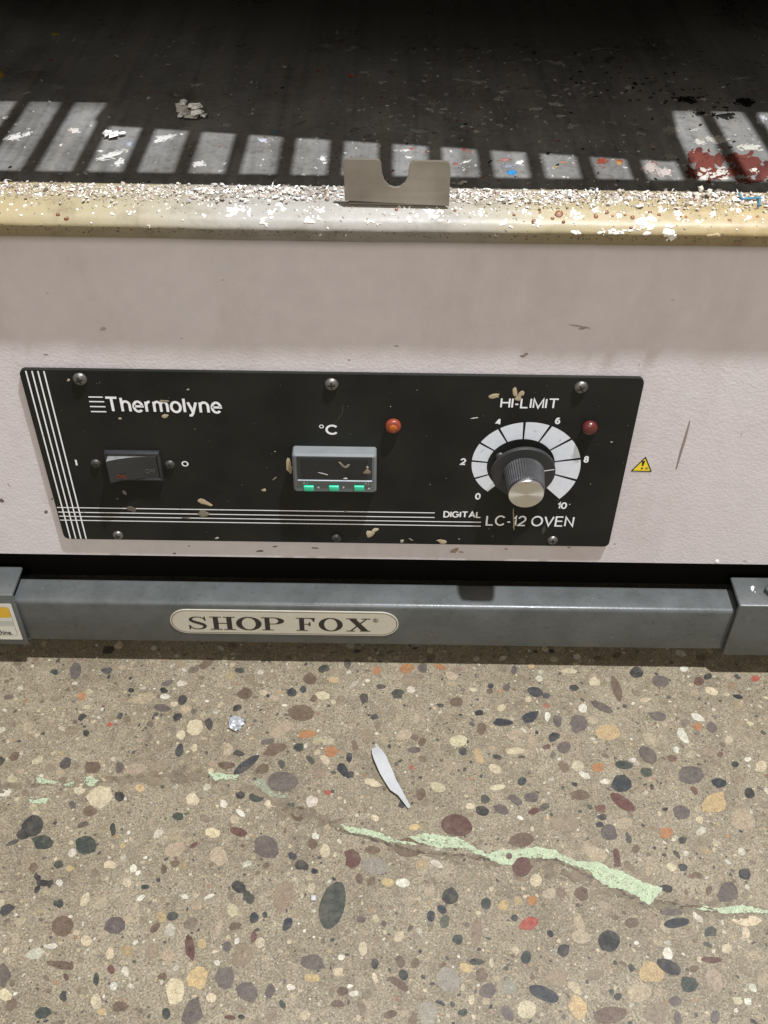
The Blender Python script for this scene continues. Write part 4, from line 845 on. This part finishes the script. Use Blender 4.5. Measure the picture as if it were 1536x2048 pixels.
mb.lathe((KC[0], 0, KC[1]), [(0.0126, SK), (0.0122, SK+0.002), (0.0112, KH-0.0035), (0.0107, KH-0.0022)], 96, ribs=(0, 1, 2), smooth=False)
mb.build('grip', M['grip'], kn)
mb = MB(); mb.lathe((KC[0], 0, KC[1]), [(0.0104, KH-0.0035), (0.0104, KH-0.0003), (0.0101, KH)], 64, mi=0); mb.build('cap_rim', M['chrome'], kn, sharp=50)
mb = MB(); mb.lathe((KC[0], 0, KC[1]), [(0.0100, KH-0.001), (0.0100, KH+0.00015)], 64, mi=0); mb.build('cap', M['spun'], kn, sharp=50)
x, z = P(1000, 912); screw_mb((x, 0, z), 0.0027, 0.2, 0.6).build('dial_screw', [M['dull'], M['hole']], oven)

# hazard sticker on the front sheet
def PF(px, py): v = at_y(px, py, FACE); return (v.x, v.z)
tri = [PF(860+x/3.339, 720+y/3.339) for x, y in ((1338, 743), (1482, 746), (1441, 643))]
def poly_y(mb, pts, y, th, mi=0): mb.prism([(p[0], y-th, p[1]) for p in pts], (0, th, 0), mi)
def soft(pts, r=0.10, n=4):
    out = []; m = len(pts)
    for i in range(m):
        a, b, c = Vector(pts[i-1]), Vector(pts[i]), Vector(pts[(i+1) % m])
        p = b.lerp(a, r); s = b.lerp(c, r)
        for k in range(n+1):
            t = k/n; out.append(tuple(p.lerp(b, t).lerp(b.lerp(s, t), t)))
    return out
cen = (sum(p[0] for p in tri)/3, sum(p[1] for p in tri)/3)
def shrink(pts, k): return [(cen[0]+(p[0]-cen[0])*k, cen[1]+(p[1]-cen[1])*k) for p in pts]
mb = MB(); poly_y(mb, soft(tri, 0.05), FACE-0.00005, 0.00012); poly_y(mb, soft(shrink(tri, 0.80), 0.04), FACE-0.00017, 0.00004, 1)
ex = PF(860+1427/3.339, 720+672/3.339); ey = PF(860+1418/3.339, 720+706/3.339)
poly_y(mb, [(ex[0]-0.0010, ex[1]), (ex[0]+0.0010, ex[1]), (ey[0]+0.0005, ey[1]), (ey[0]-0.0004, ey[1])], FACE-0.00021, 0.00004)
dc = PF(860+1415/3.339, 720+722/3.339); poly_y(mb, [(dc[0]+0.0007*math.cos(i*0.524), dc[1]+0.0007*math.sin(i*0.524)) for i in range(12)], FACE-0.00021, 0.00004)
dc = PF(860+1446/3.339, 720+722/3.339); poly_y(mb, [(dc[0]+0.0011*math.cos(i*0.524), dc[1]+0.0009*math.sin(i*0.524)) for i in range(12)], FACE-0.00021, 0.00004, 2)
st = mb.build('hazard_sticker', [M['printblack'], M['yellow'], mat('olive_print', (0.30, 0.24, 0.03), 0.5)], oven); st['label'] = 'small yellow warning triangle right of the black panel'
# added black box that blocks the view and deepens the shade under the body
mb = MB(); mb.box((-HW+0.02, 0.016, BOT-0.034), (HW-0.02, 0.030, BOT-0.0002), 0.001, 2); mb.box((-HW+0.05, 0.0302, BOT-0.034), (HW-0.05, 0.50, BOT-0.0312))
mb.build('gap_shade_box', M['gapshade'], oven)
# feet
for sx_ in (-0.295, 0.295):
    for sy_ in (0.052, 0.55):
        mb = MB(); mb.lathe((sx_, sy_, BOT-0.0375), [(0.016, 0), (0.018, 0.003), (0.018, 0.0376)], 24, axis='z'); mb.build('foot', M['rubber'], oven)

# ------------------------------------------------------------------ mobile base
base = empty('mobile_base', (0, 0.3, FLOOR))
tag(base, 'slate grey steel mobile base on the floor carrying the beige oven', 'machine base')
RH = 0.0398; RB_ = RAILT-RH; RY1 = 0.0052
BXL = at_y(40, 1240, RAILF-0.004).x; BXR = at_y(1463, 1260, RAILF-0.004).x
mb = MB(); mb.box((BXL-0.05, RAILF, RB_), (BXR+0.05, RY1, RAILT), 0.0030, 4)
t_ = mb.build('tmp', M['rail']); tr_rail = bvh(t_); bpy.data.objects.remove(t_)
for _ in range(34):                                      # fine scrapes along the bar
    px = random.uniform(80, 1400); py = random.uniform(1172, 1285)+(px-768)*0.0145; L_ = random.uniform(5, 26); t = random.uniform(-0.2, 0.25); g = random.choice(((112, 116, 114), (100, 104, 102), (66, 68, 66)))
    drop(mb, tr_rail, [(px, py), (px+L_*0.5, py+L_*0.5*t-0.25), (px+L_, py+L_*t), (px+L_*0.5, py+L_*0.5*t+0.35)], 0, 0.00005, 1, rgba(g, 0.62))
for _ in range(90):
    px = random.uniform(60, 1440); drop(mb, tr_rail, blob_px(px, random.uniform(1170, 1290), random.uniform(.6, 2.2), random.uniform(.5, 1), random.uniform(-20, 20), 7, .3), 0.0001, 0.00004, 1, rgba(random.choice(((96, 100, 100), (128, 128, 124), (60, 62, 60))), 0.8))
mb.build('front_rail', [M['rail'], M['splat']], base, sharp=60)
mb = MB(); mb.box((-0.335, 0.58, RB_), (0.335, 0.60, RAILT), 0.003, 3); mb.build('rear_rail', M['rail'], base)
for s in (-1, 1):
    mb = MB(); x = 0.338*s; mb.box((x-0.010, RY1+0.003, RB_), (x+0.010, 0.579, RAILT), 0.003, 3); mb.build('side_rail', M['rail'], base)
BF = RAILF-0.0036; BTZ = at_y(1510, 1213, BF).z+0.0006; BBZ = at_y(1500, 1311, BF).z
def bracket(xa, xb, name_label):
    mb = MB()
    mb.box((xa, BF, BBZ), (xb, BF+0.0032, BTZ-0.0001), 0.0009, 3)             # front plate
    mb.box((xa, BF+0.0001, BTZ-0.0030), (xb, RY1+0.0012, BTZ), 0.0012, 3)     # top plate
    mb.box((xa, BF+0.0033, BBZ+0.0005), (xb, BF+0.0120, BBZ+0.003), 0.0006, 2)
    xo = xb if xb > 0 else xa; s = 1 if xb > 0 else -1
    mb.box((min(xo, xo-0.11*s), RY1+0.0020, BOT-0.0405), (max(xo, xo-0.11*s), 0.10, BOT-0.0377), 0.0004, 2)   # plate the oven foot stands on
    t_ = mb.build('tmp', M['rail']); tr = bvh(t_); bpy.data.objects.remove(t_)
    if s > 0:
        drop(mb, tr, [(1501, 1174), (1506, 1171), (1509, 1174), (1507, 1181), (1504, 1183), (1502, 1178)], 0.0004, 0.00004, 1, rgba((238, 234, 226), .9))
        drop(mb, tr, blob_px(1510, 1184, 1.4, 1.4, 0, 7), 0.0003, 0.00004, 1, rgba((210, 206, 198), .9))
    for _ in range(14): drop(mb, tr, blob_px(random.uniform(1470, 1536) if s > 0 else random.uniform(0, 40), random.uniform(1165, 1300), random.uniform(.6, 1.6), .8, 0, 7, .3), 0.0001, 0.00004, 1, rgba((110, 110, 106), .8))
    o = mb.build('corner_bracket', [M['rail'], M['splat']], base, sharp=50); o['label'] = name_label; return o
bl = bracket(-0.352, BXL, 'corner bracket with a white and yellow sticker'); br = bracket(BXR, 0.352, 'corner bracket with a white paint spot')
mb = MB(); hb = at_z(1543, 1186, BTZ)
mb.lathe((hb.x, hb.y, BTZ-0.0002), [(0.005, 0), (0.005, 0.004), (0.004, 0.0048)], 6, axis='z', smooth=False); mb.build('bolt', M['rail'], br)
for s in (-1, 1):
    for yy in (0.06, 0.54):
        mb = MB(); n = 28; r = (BOT-0.0408-FLOOR)/2; c = Vector((0.315*s, yy, FLOOR+r)); vs = []
        for dx in (-0.012, 0.012):
            for i in range(n): vs.append((c.x+dx, c.y+r*math.cos(6.2832*i/n), c.z+r*math.sin(6.2832*i/n)))
        mb.add(vs, [list(range(n))[::-1], list(range(n, 2*n))]+[(i, (i+1) % n, n+(i+1) % n, n+i) for i in range(n)]); mb.build('caster_wheel', M['rubber'], base)

# maker's plate on the rail
K6 = (0, 1100, 1.8732)
def PR(px, py, y=None): v = at_y(px, py, RAILF if y is None else y); return v.x, v.z
def k6(x, y): return PR(x/1.8732, 1100+y/1.8732)
lx, rx = k6(638, 265)[0], k6(1493, 278)[0]; tz = (k6(700, 222)[1]+k6(1430, 231)[1])/2; bz = (k6(700, 308)[1]+k6(1430, 320)[1])/2
plate = MB()
def pill(i, y, th, mi, mbb):
    r = (tz-bz)/2-i; pts = []
    for cx, a0 in ((rx-i-r, -90), (lx+i+r, 90)):
        for k in range(17):
            a = math.radians(a0+180*k/16); pts.append((cx+r*math.cos(a), (tz+bz)/2+r*math.sin(a)))
    poly_y(mbb, pts, y, th, mi)
pill(0, RAILF, 0.0006, 0, plate); pill(0.0009, RAILF-0.00061, 0.00004, 1, plate); pill(0.0014, RAILF-0.00066, 0.00004, 0, plate)
plt = plate.build('maker_plate', [M['cream'], M['brown']], base)
GY = RAILF-0.00072; gk = [0]
def g_poly(mbb, pts, box):
    gk[0] += 1; x0_, x1_, z0_, z1_ = box; th = 0.00006+0.000006*(gk[0] % 6)
    poly_y(mbb, [(x0_+p[0]*(x1_-x0_), z0_+p[1]*(z1_-z0_)) for p in pts], GY, th)
def R_(a, b, c, d): return [(a, b), (c, b), (c, d), (a, d)]
def ell_ring(mbb, box, cx, cz, ra, rb, ia, ib, a0=0, a1=360, n=28):
    gk[0] += 1; x0_, x1_, z0_, z1_ = box; th = 0.00006+0.000006*(gk[0] % 6); v = []
    for i in range(n+1):
        a = math.radians(a0+(a1-a0)*i/n)
        for (rx_, rz_) in ((ra, rb), (ia, ib)): v.append((x0_+(cx+rx_*math.cos(a))*(x1_-x0_), GY-th, z0_+(cz+rz_*math.sin(a))*(z1_-z0_)))
    mbb.add(v, [(2*i, 2*i+1, 2*i+3, 2*i+2) for i in range(n)])
def glyph(ch, box):
    m = MB()
    if ch == 'H':
        for s in (0.14, 0.66): g_poly(m, R_(s, 0.04, s+0.20, 0.96), box); g_poly(m, R_(s-0.13, 0, s+0.33, 0.055), box); g_poly(m, R_(s-0.13, 0.945, s+0.33, 1), box)
        g_poly(m, R_(0.30, 0.47, 0.70, 0.53), box)
    elif ch == 'O': ell_ring(m, box, .5, .5, .5, .52, .27, .455)
    elif ch == 'P':
        g_poly(m, R_(0.14, 0.04, 0.36, 0.96), box); g_poly(m, R_(0, 0, 0.52, 0.055), box); g_poly(m, R_(0, 0.945, 0.40, 1), box)
        ell_ring(m, box, .52, .735, .48, .265, .22, .215, -90, 90, 18); g_poly(m, R_(0.34, 0.95, 0.53, 1), box); g_poly(m, R_(0.34, 0.47, 0.53, 0.52), box)
    elif ch == 'F':
        g_poly(m, R_(0.16, 0.04, 0.42, 0.96), box); g_poly(m, R_(0, 0, 0.60, 0.055), box); g_poly(m, R_(0, 0.945, 1, 1), box)
        g_poly(m, [(1, 1), (0.96, 0.70), (0.92, 0.70), (0.78, 0.95)], box); g_poly(m, R_(0.40, 0.49, 0.72, 0.54), box); g_poly(m, [(0.70, 0.36), (0.75, 0.36), (0.75, 0.68), (0.70, 0.68), (0.62, 0.52)], box)
    elif ch == 'X':
        g_poly(m, [(0.10, 0.97), (0.38, 0.97), (0.93, 0.03), (0.64, 0.03)], box); g_poly(m, [(0.80, 0.97), (0.88, 0.97), (0.22, 0.03), (0.13, 0.03)], box)
        for a, b, z in ((0, 0.46, .945), (0.62, 1, .945), (0, 0.36, 0), (0.56, 1, 0)): g_poly(m, R_(a, z, b, z+0.055), box)
    elif ch == 'S':
        pts = [(0.86, 0.74, .04), (0.80, 0.86, .05), (0.66, 0.95, .05), (0.48, 0.965, .05), (0.30, 0.93, .07), (0.19, 0.83, .10), (0.19, 0.71, .125), (0.32, 0.60, .14), (0.54, 0.505, .145), (0.74, 0.41, .14), (0.83, 0.29, .125), (0.81, 0.17, .10), (0.68, 0.07, .07), (0.50, 0.035, .05), (0.33, 0.05, .05), (0.18, 0.15, .05), (0.11, 0.30, .04)]
        L = []; Rr = []
        for i, (x, z, w_) in enumerate(pts):
            a = pts[max(0, i-1)]; b = pts[min(len(pts)-1, i+1)]; d = Vector((b[0]-a[0], b[1]-a[1])).normalized(); n = Vector((-d.y, d.x))
            L.append((x+n.x*w_*0.8, z+n.y*w_*0.6)); Rr.append((x-n.x*w_*0.8, z-n.y*w_*0.6))
        gk[0] += 1; x0_, x1_, z0_, z1_ = box; v = []
        for a, b in zip(L, Rr):
            for p in (a, b): v.append((x0_+p[0]*(x1_-x0_), GY-0.00008, z0_+p[1]*(z1_-z0_)))
        m.add(v, [(2*i, 2*i+1, 2*i+3, 2*i+2) for i in range(len(L)-1)])
        g_poly(m, [(0.82, 1), (0.88, 1), (0.90, 0.66), (0.82, 0.70)], box); g_poly(m, [(0.07, 0), (0.13, 0), (0.16, 0.30), (0.07, 0.34)], box)
    return m
for ch, xa, xb in (('S', 706, 777), ('H', 790, 880), ('O', 888, 978), ('P', 983, 1064), ('F', 1112, 1180), ('O', 1195, 1284), ('X', 1298, 1388)):
    s = (xa-706)*0.0133; a = k6(xa, 293.5+s); b = k6(xb, 246.5+s)
    glyph(ch, (a[0], b[0], a[1], b[1])).build('lettering', M['printblack'], plt)
m_ = MB(); c = k6(1407, 261); gk[0] = 0
ell_ring(m_, (c[0]-0.0019, c[0]+0.0019, c[1]-0.0019, c[1]+0.0019), .5, .5, .5, .5, .4, .4); m_.build('lettering', M['printblack'], plt)
text('lettering', 'R', c[0]-0.0007, c[0]+0.0009, c[1]-0.0010, c[1]+0.0010, GY, M['printblack'], plt, 0, 0.0001)

# safety sticker on the left bracket
def PS(x, y): v = at_y(x/5.12, 1100+y/5.12, BF); return v.x, v.z
sxr = (PS(108, 548)[0]+PS(235, 913)[0])/2; sz1 = PS(60, 550)[1]; sz0 = PS(120, 914)[1]; sxl = sxr-0.055
mb = MB(); poly_y(mb, [(sxl, sz0), (sxr, sz0), (sxr, sz1), (sxl, sz1)], BF-0.00003, 0.0001)
ix1 = sxr-0.0024; iz1 = PS(40, 583)[1]; iz0 = PS(40, 878)[1]
def flat_rr(x0_, x1_, z0_, z1_, r, y, th, mi): mb.prism(round_rect(x0_, x1_, z0_, z1_, r, y-th), (0, th, 0), mi)
flat_rr(sxl+0.0024, ix1, iz0, iz1, 0.0022, BF-0.00014, 0.00003, 1); flat_rr(sxl+0.0026, ix1-0.0002, iz0+0.0002, iz1-0.0002, 0.0021, BF-0.00018, 0.00003, 0)
zy = PS(40, 690)[1]; flat_rr(sxl+0.0026, ix1-0.0002, zy, iz1-0.0002, 0.0020, BF-0.00022, 0.00003, 2)
zg1, zg0 = PS(40, 722)[1], PS(40, 775)[1]; flat_rr(sxl+0.0026, ix1-0.0003, zg0, zg1, 0.0002, BF-0.00022, 0.00003, 3)
bs = mb.build('safety_sticker', [M['sticker'], M['printblack'], M['amber'], M['stickergrey']], base)
tx1 = PS(128, 850)[0]; text('lettering', 'machine.', tx1-0.0146, tx1, PS(60, 866)[1], PS(60, 818)[1], BF-0.00020, M['printblack'], bs, 0.02, 0.00005)

# ------------------------------------------------------------------ shelf and tray inside the oven (above the picture; their shadows fall on the chamber floor)
SH = 0.106; SZ = LEDGE+SH
edges = [(72, 142, 335), (175, 245, 338), (277, 350, 341), (380, 452, 344), (485, 552, 347), (585, 657, 349), (786, 858, 353), (893, 962, 355), (993, 1063, 356), (1093, 1165, 357), (1195, 1268, 358), (1298, 1368, 359)]
idx = [0, 1, 2, 3, 4, 5, 7, 8, 9, 10, 11, 12]
xc = [(lift(a, y, SH).x+lift(b, y, SH).x)/2 for a, b, y in edges]; wd = sum(lift(b, y, SH).x-lift(a, y, SH).x for a, b, y in edges)/len(edges)
mi_ = sum(idx)/len(idx); mx = sum(xc)/len(xc); pitch = sum((i-mi_)*(x-mx) for i, x in zip(idx, xc))/sum((i-mi_)**2 for i in idx); x00 = mx-mi_*pitch
yf = sum(lift((a+b)/2, y, SH).y for a, b, y in edges)/len(edges)
mb = MB(); T = 0.0016
mb.box((-INW+0.0005, yf-0.0135, SZ), (INW-0.0005, yf, SZ+T)); ys = lift(250, 205, SH).y; mb.box((-INW+0.0005, ys, SZ), (INW-0.0005, 0.515, SZ+T))
k = -5; first = None
while True:
    xa = x00+k*pitch+wd/2; xb = x00+(k+1)*pitch-wd/2
    if xa > INW-0.002: break
    if xb > -INW: mb.box((max(xa, -INW+0.0006), yf+0.0001, SZ+0.0001), (min(xb, INW-0.0006), ys-0.0001, SZ+T-0.0001))
    k += 1
shelf = mb.build('oven_shelf', M['shelf'])
tag(shelf, 'steel shelf with a slotted front edge across the oven chamber', 'shelf')
h = SH+T+0.0003
fl = lift(185, 248, h); fr = lift(1368, 324, h)
d = (fr-fl); d.z = 0; d.normalize(); n = Vector((-d.y, d.x, 0)); L = (fr-fl).length; r = 0.009; Dp = 0.30
loc = []
for cx, cy, a0 in ((L-r, r, -90), (L-r, Dp-r, 0), (r, Dp-r, 90), (r, r, 180)):
    for i in range(7):
        a = math.radians(a0+90*i/6); loc.append((cx+r*math.cos(a), cy+r*math.sin(a)))
pts = [Vector((fl.x, fl.y, LEDGE+h))+d*a+n*b for a, b in loc]
mb = MB(); mb.prism(pts, (0, 0, 0.001))
c = sum(pts, Vector())/len(pts); k = len(pts)
up1 = [p+Vector((0, 0, 0.001)) for p in pts]; up2 = [p+Vector((0, 0, 0.006)) for p in pts]; in1 = [p+(c-p).normalized()*0.001+Vector((0, 0, 0.001)) for p in pts]; in2 = [p+(c-p).normalized()*0.001+Vector((0, 0, 0.006)) for p in pts]
mb.add(up1+up2+in1+in2, [(i, (i+1) % k, k+(i+1) % k, k+i) for i in range(k)]+[(2*k+i, 3*k+i, 3*k+(i+1) % k, 2*k+(i+1) % k) for i in range(k)]+[(k+i, k+(i+1) % k, 3*k+(i+1) % k, 3*k+i) for i in range(k)])
tray = mb.build('baking_tray', M['shelf']); tag(tray, 'steel tray with rounded corners lying askew on the slotted oven shelf', 'tray')

# ------------------------------------------------------------------ loose things
def crumb(mb, p, s, col, flat=0.5):
    """one small irregular chip"""
    a = random.uniform(0, 6.28); e = random.uniform(0.4, 1.0); tl = random.uniform(-0.5, 0.5)
    R = Matrix.Rotation(a, 3, 'Z') @ Matrix.Rotation(tl, 3, 'X'); n = random.choice((4, 5, 6)); vs = []
    for z in (-1, 1):
        for i in range(n):
            u = 6.2832*i/n; q_ = random.uniform(0.6, 1.15)*(1 if z < 0 else 0.75)
            vs.append(Vector(p)+R @ Vector((s*q_*math.cos(u), s*e*q_*math.sin(u), z*s*flat*0.5*random.uniform(0.7, 1.2))))
    mb.add(vs, [list(range(n))[::-1], list(range(n, 2*n))]+[(i, (i+1) % n, n+(i+1) % n, n+i) for i in range(n)], 0, col)
mb = MB(); lx0, lx1 = at_z(690, 400, LEDGE).x-0.001, at_z(898, 405, LEDGE).x+0.0005
FC = [((238, 232, 222), 30), ((214, 204, 190), 26), ((180, 166, 150), 20), ((150, 134, 118), 12), ((200, 180, 166), 10), ((110, 96, 82), 6), ((170, 96, 70), 1.2), ((250, 248, 244), 12)]
for i in range(9500):
    x = random.uniform(-0.30, 0.30)
    y = random.triangular(-0.0035, CY0, CY0*0.72)
    if lx0 < x < lx1 and y > -0.0042: continue
    if y < 0.002 and random.random() < 0.35: continue
    s = 0.00028+0.0010*random.random()**2.8
    if random.random() < 0.012: s = random.uniform(0.0013, 0.0020)
    z = LEDGE+s*0.22+random.random()**3*0.0010-max(0, -y-0.0035)*0.25
    crumb(mb, (x, y, z), s, rgba(random.choices([c for c, _ in FC], [w_ for _, w_ in FC])[0], 0.85*random.uniform(0.8, 1.05)), random.uniform(0.25, 0.7))
for i in range(420):                                     # larger flat flakes and torn slivers, thickest to the right and left of the plate
    t = random.random(); x = random.uniform(0.02, 0.30) if t < 0.5 else (random.uniform(-0.10, lx0) if t < 0.75 else random.uniform(-0.30, 0.30)); y = random.triangular(-0.002, CY0+0.001, CY0*0.6)
    if lx0 < x < lx1 and y > -0.003: continue
    if random.random() < 0.55: crumb(mb, (x, y, LEDGE+0.0004+random.random()*0.0012), random.uniform(0.0009, 0.0024), rgba(random.choice(((232, 226, 216), (205, 196, 186), (186, 170, 160), (206, 208, 212), (150, 136, 122))), 0.8), random.uniform(0.12, 0.3))
    else:
        a_ = random.uniform(0, 6.28); L_ = random.uniform(0.001, 0.0032); e_ = random.uniform(0.0, 0.7)
        p_ = Vector((x, y, LEDGE+0.0007)); d_ = Vector((math.cos(a_)*L_, math.sin(a_)*L_, L_*e_)); n_ = Vector((-math.sin(a_), math.cos(a_), 0.5))*random.uniform(0.00015, 0.00045)
        q4 = [p_-n_, p_+d_*0.5-n_*0.9+Vector((0, 0, 0.0003)), p_+d_, p_+d_*0.5+n_*0.9+Vector((0, 0, 0.0003)), p_+n_]
        mb.prism(q4, (0, 0.00005, 0.00015), 0, rgba((246, 243, 236), 0.85))
fl_ = mb.build('paint_flakes', M['flake']); tag(fl_, 'crust of white and tan dried paint flakes along the oven ledge', 'paint flakes', kind='stuff')

def chunk(name, px, py, Z, size, cols, n, label, cat, h=1.0):
    c = at_z(px, py, Z); mb = MB()
    for i in range(n):
        p = c+Vector((random.gauss(0, size*0.35), random.gauss(0, size*0.22), 0)); s = size*random.uniform(0.18, 0.5)
        p.z = Z+s*0.3*h+random.random()*size*0.35*h
        crumb(mb, p, s, rgba(random.choice(cols), 0.9), random.uniform(0.2, 0.5))
    o = mb.build(name, M['flake']); tag(o, label, cat, 'loose paint chips'); return o
chunk('paint_chip', 228, 273, LEDGE, 0.010, [(235, 230, 222), (245, 242, 236)], 7, 'white crusty paint lump on a lit patch of the chamber floor, near the left', 'paint chip', 0.6)
chunk('paint_chip', 1405, 390, LEDGE, 0.008, [(176, 168, 152), (190, 182, 164)], 3, 'largest grey chip sitting on the ledge at the right', 'paint chip', 1.6)
chunk('paint_chip', 921, 372, LEDGE, 0.0045, [(150, 140, 125), (190, 182, 170)], 3, 'small dull pebble-like chip on the ledge right of the latch plate', 'paint chip', 1.3)
mb = MB()
def wire(mb, p, q_, r, col):
    p = Vector(p); q_ = Vector(q_); d = (q_-p).normalized(); u = d.orthogonal().normalized(); v = d.cross(u); vs = []
    for c in (p, q_):
        for i in range(5): a = 6.2832*i/5; vs.append(c+u*r*math.cos(a)+v*r*math.sin(a))
    mb.add(vs, [(i, (i+1) % 5, 5+(i+1) % 5, 5+i) for i in range(5)]+[(4, 3, 2, 1, 0), (5, 6, 7, 8, 9)], 0, col)
BC = rgba((110, 175, 205), .45); bp = [(1478, 387), (1485, 398), (1505, 396), (1520, 395), (1518, 412)]
bp3 = [at_z(x, y, LEDGE+0.0016) for x, y in bp]
for i in range(4): wire(mb, bp3[i], bp3[i+1], 0.0006, BC)
o = mb.build('paint_thread', M['flake']); tag(o, 'light blue curl of dried paint on the ledge at the far right', 'paint scrap')

def sheet(name, outline, Z, hfun, th, m, label, cat):
    """a thin sheet scrap: outline on the floor, curled by hfun(u) along its length"""
    outline = [(x+random.uniform(-1.1, 1.1), y+random.uniform(-0.6, 0.6)) for x, y in outline]
    p3 = [at_z(x, y, Z) for x, y in outline]; bm_ = bmesh.new()
    n = len(p3); ys = [p[1] for p in outline]; lo, hi = min(ys), max(ys)
    vs = [Vector((p.x, p.y, Z+0.0004+hfun((o_[1]-lo)/(hi-lo), o_[0]))) for p, o_ in zip(p3, outline)]
    half = n//2; mb = MB()
    a = vs; b = [v+Vector((0, 0, th)) for v in vs]
    fs = []
    for i in range(half-1):
        j = n-1-i; fs.append((i, i+1, j-1, j))
    top = [tuple(k_+n for k_ in f) for f in fs]
    mb.add(a+b, [f[::-1] for f in fs]+top+[(i, (i+1) % n, n+(i+1) % n, n+i) for i in range(n)], 0, (1, 1, 1, 1), True)
    o_ = mb.build(name, m, sharp=30); tag(o_, label, cat); bm_.free(); return o_
right = [(755, 1495), (764, 1506), (772, 1518), (779, 1533), (785, 1548), (792, 1564), (799, 1579), (806, 1591), (813, 1604), (821, 1617)]
left = [(743, 1500), (745, 1511), (749, 1524), (754, 1538), (761, 1552), (770, 1568), (781, 1584), (796, 1594), (805, 1604), (817, 1619)]
sheet('paper_scrap', right+left[::-1], FLOOR+0.0004, lambda u, x: 0.0022*math.sin(math.pi*min(1, u*1.05))+0.0009*math.sin(9*u)+(0.0012 if x > 700+0 and (x-745-70*u) > 6 else 0), 0.0003, M['paper'], 'thin curled white paper strip lying on the speckled floor', 'paper')
# crumpled foil ball
c = at_z(472, 1450, FLOOR); bm_ = bmesh.new(); bmesh.ops.create_icosphere(bm_, subdivisions=3, radius=1)
for v in bm_.verts:
    d = v.co.copy(); k = 1+random.uniform(-0.22, 0.16)+0.12*math.sin(9*d.x+5*d.y)+0.10*math.sin(13*d.y-7*d.z)
    v.co = Vector((d.x*0.0050*k, d.y*0.0056*k, d.z*0.0022*k))+Vector((c.x, c.y, FLOOR+0.0020))
mb = MB(); mb.bm(bm_); o = mb.build('foil_scrap', M['foil']); tag(o, 'small crumpled silvery white foil wad on the floor', 'foil scrap')
c = at_z(627, 1798, FLOOR); mb = MB(); mb.box((c.x-0.0014, c.y-0.0016, FLOOR+0.0003), (c.x+0.0014, c.y+0.0016, FLOOR+0.0018), 0.0003, 2)
o = mb.build('plastic_crumb', M['paper']); o.data.name = 'plastic_crumb'; tag(o, 'tiny bright white square crumb beside the long dark green stone', 'crumb')
chunk('paint_chip', 385, 238, LEDGE, 0.0125, [(250, 248, 242), (236, 232, 224), (200, 194, 184)], 12, 'crumpled pale flake standing on the dark chamber floor in the shade behind the lit patches', 'paint chip', 1.5)
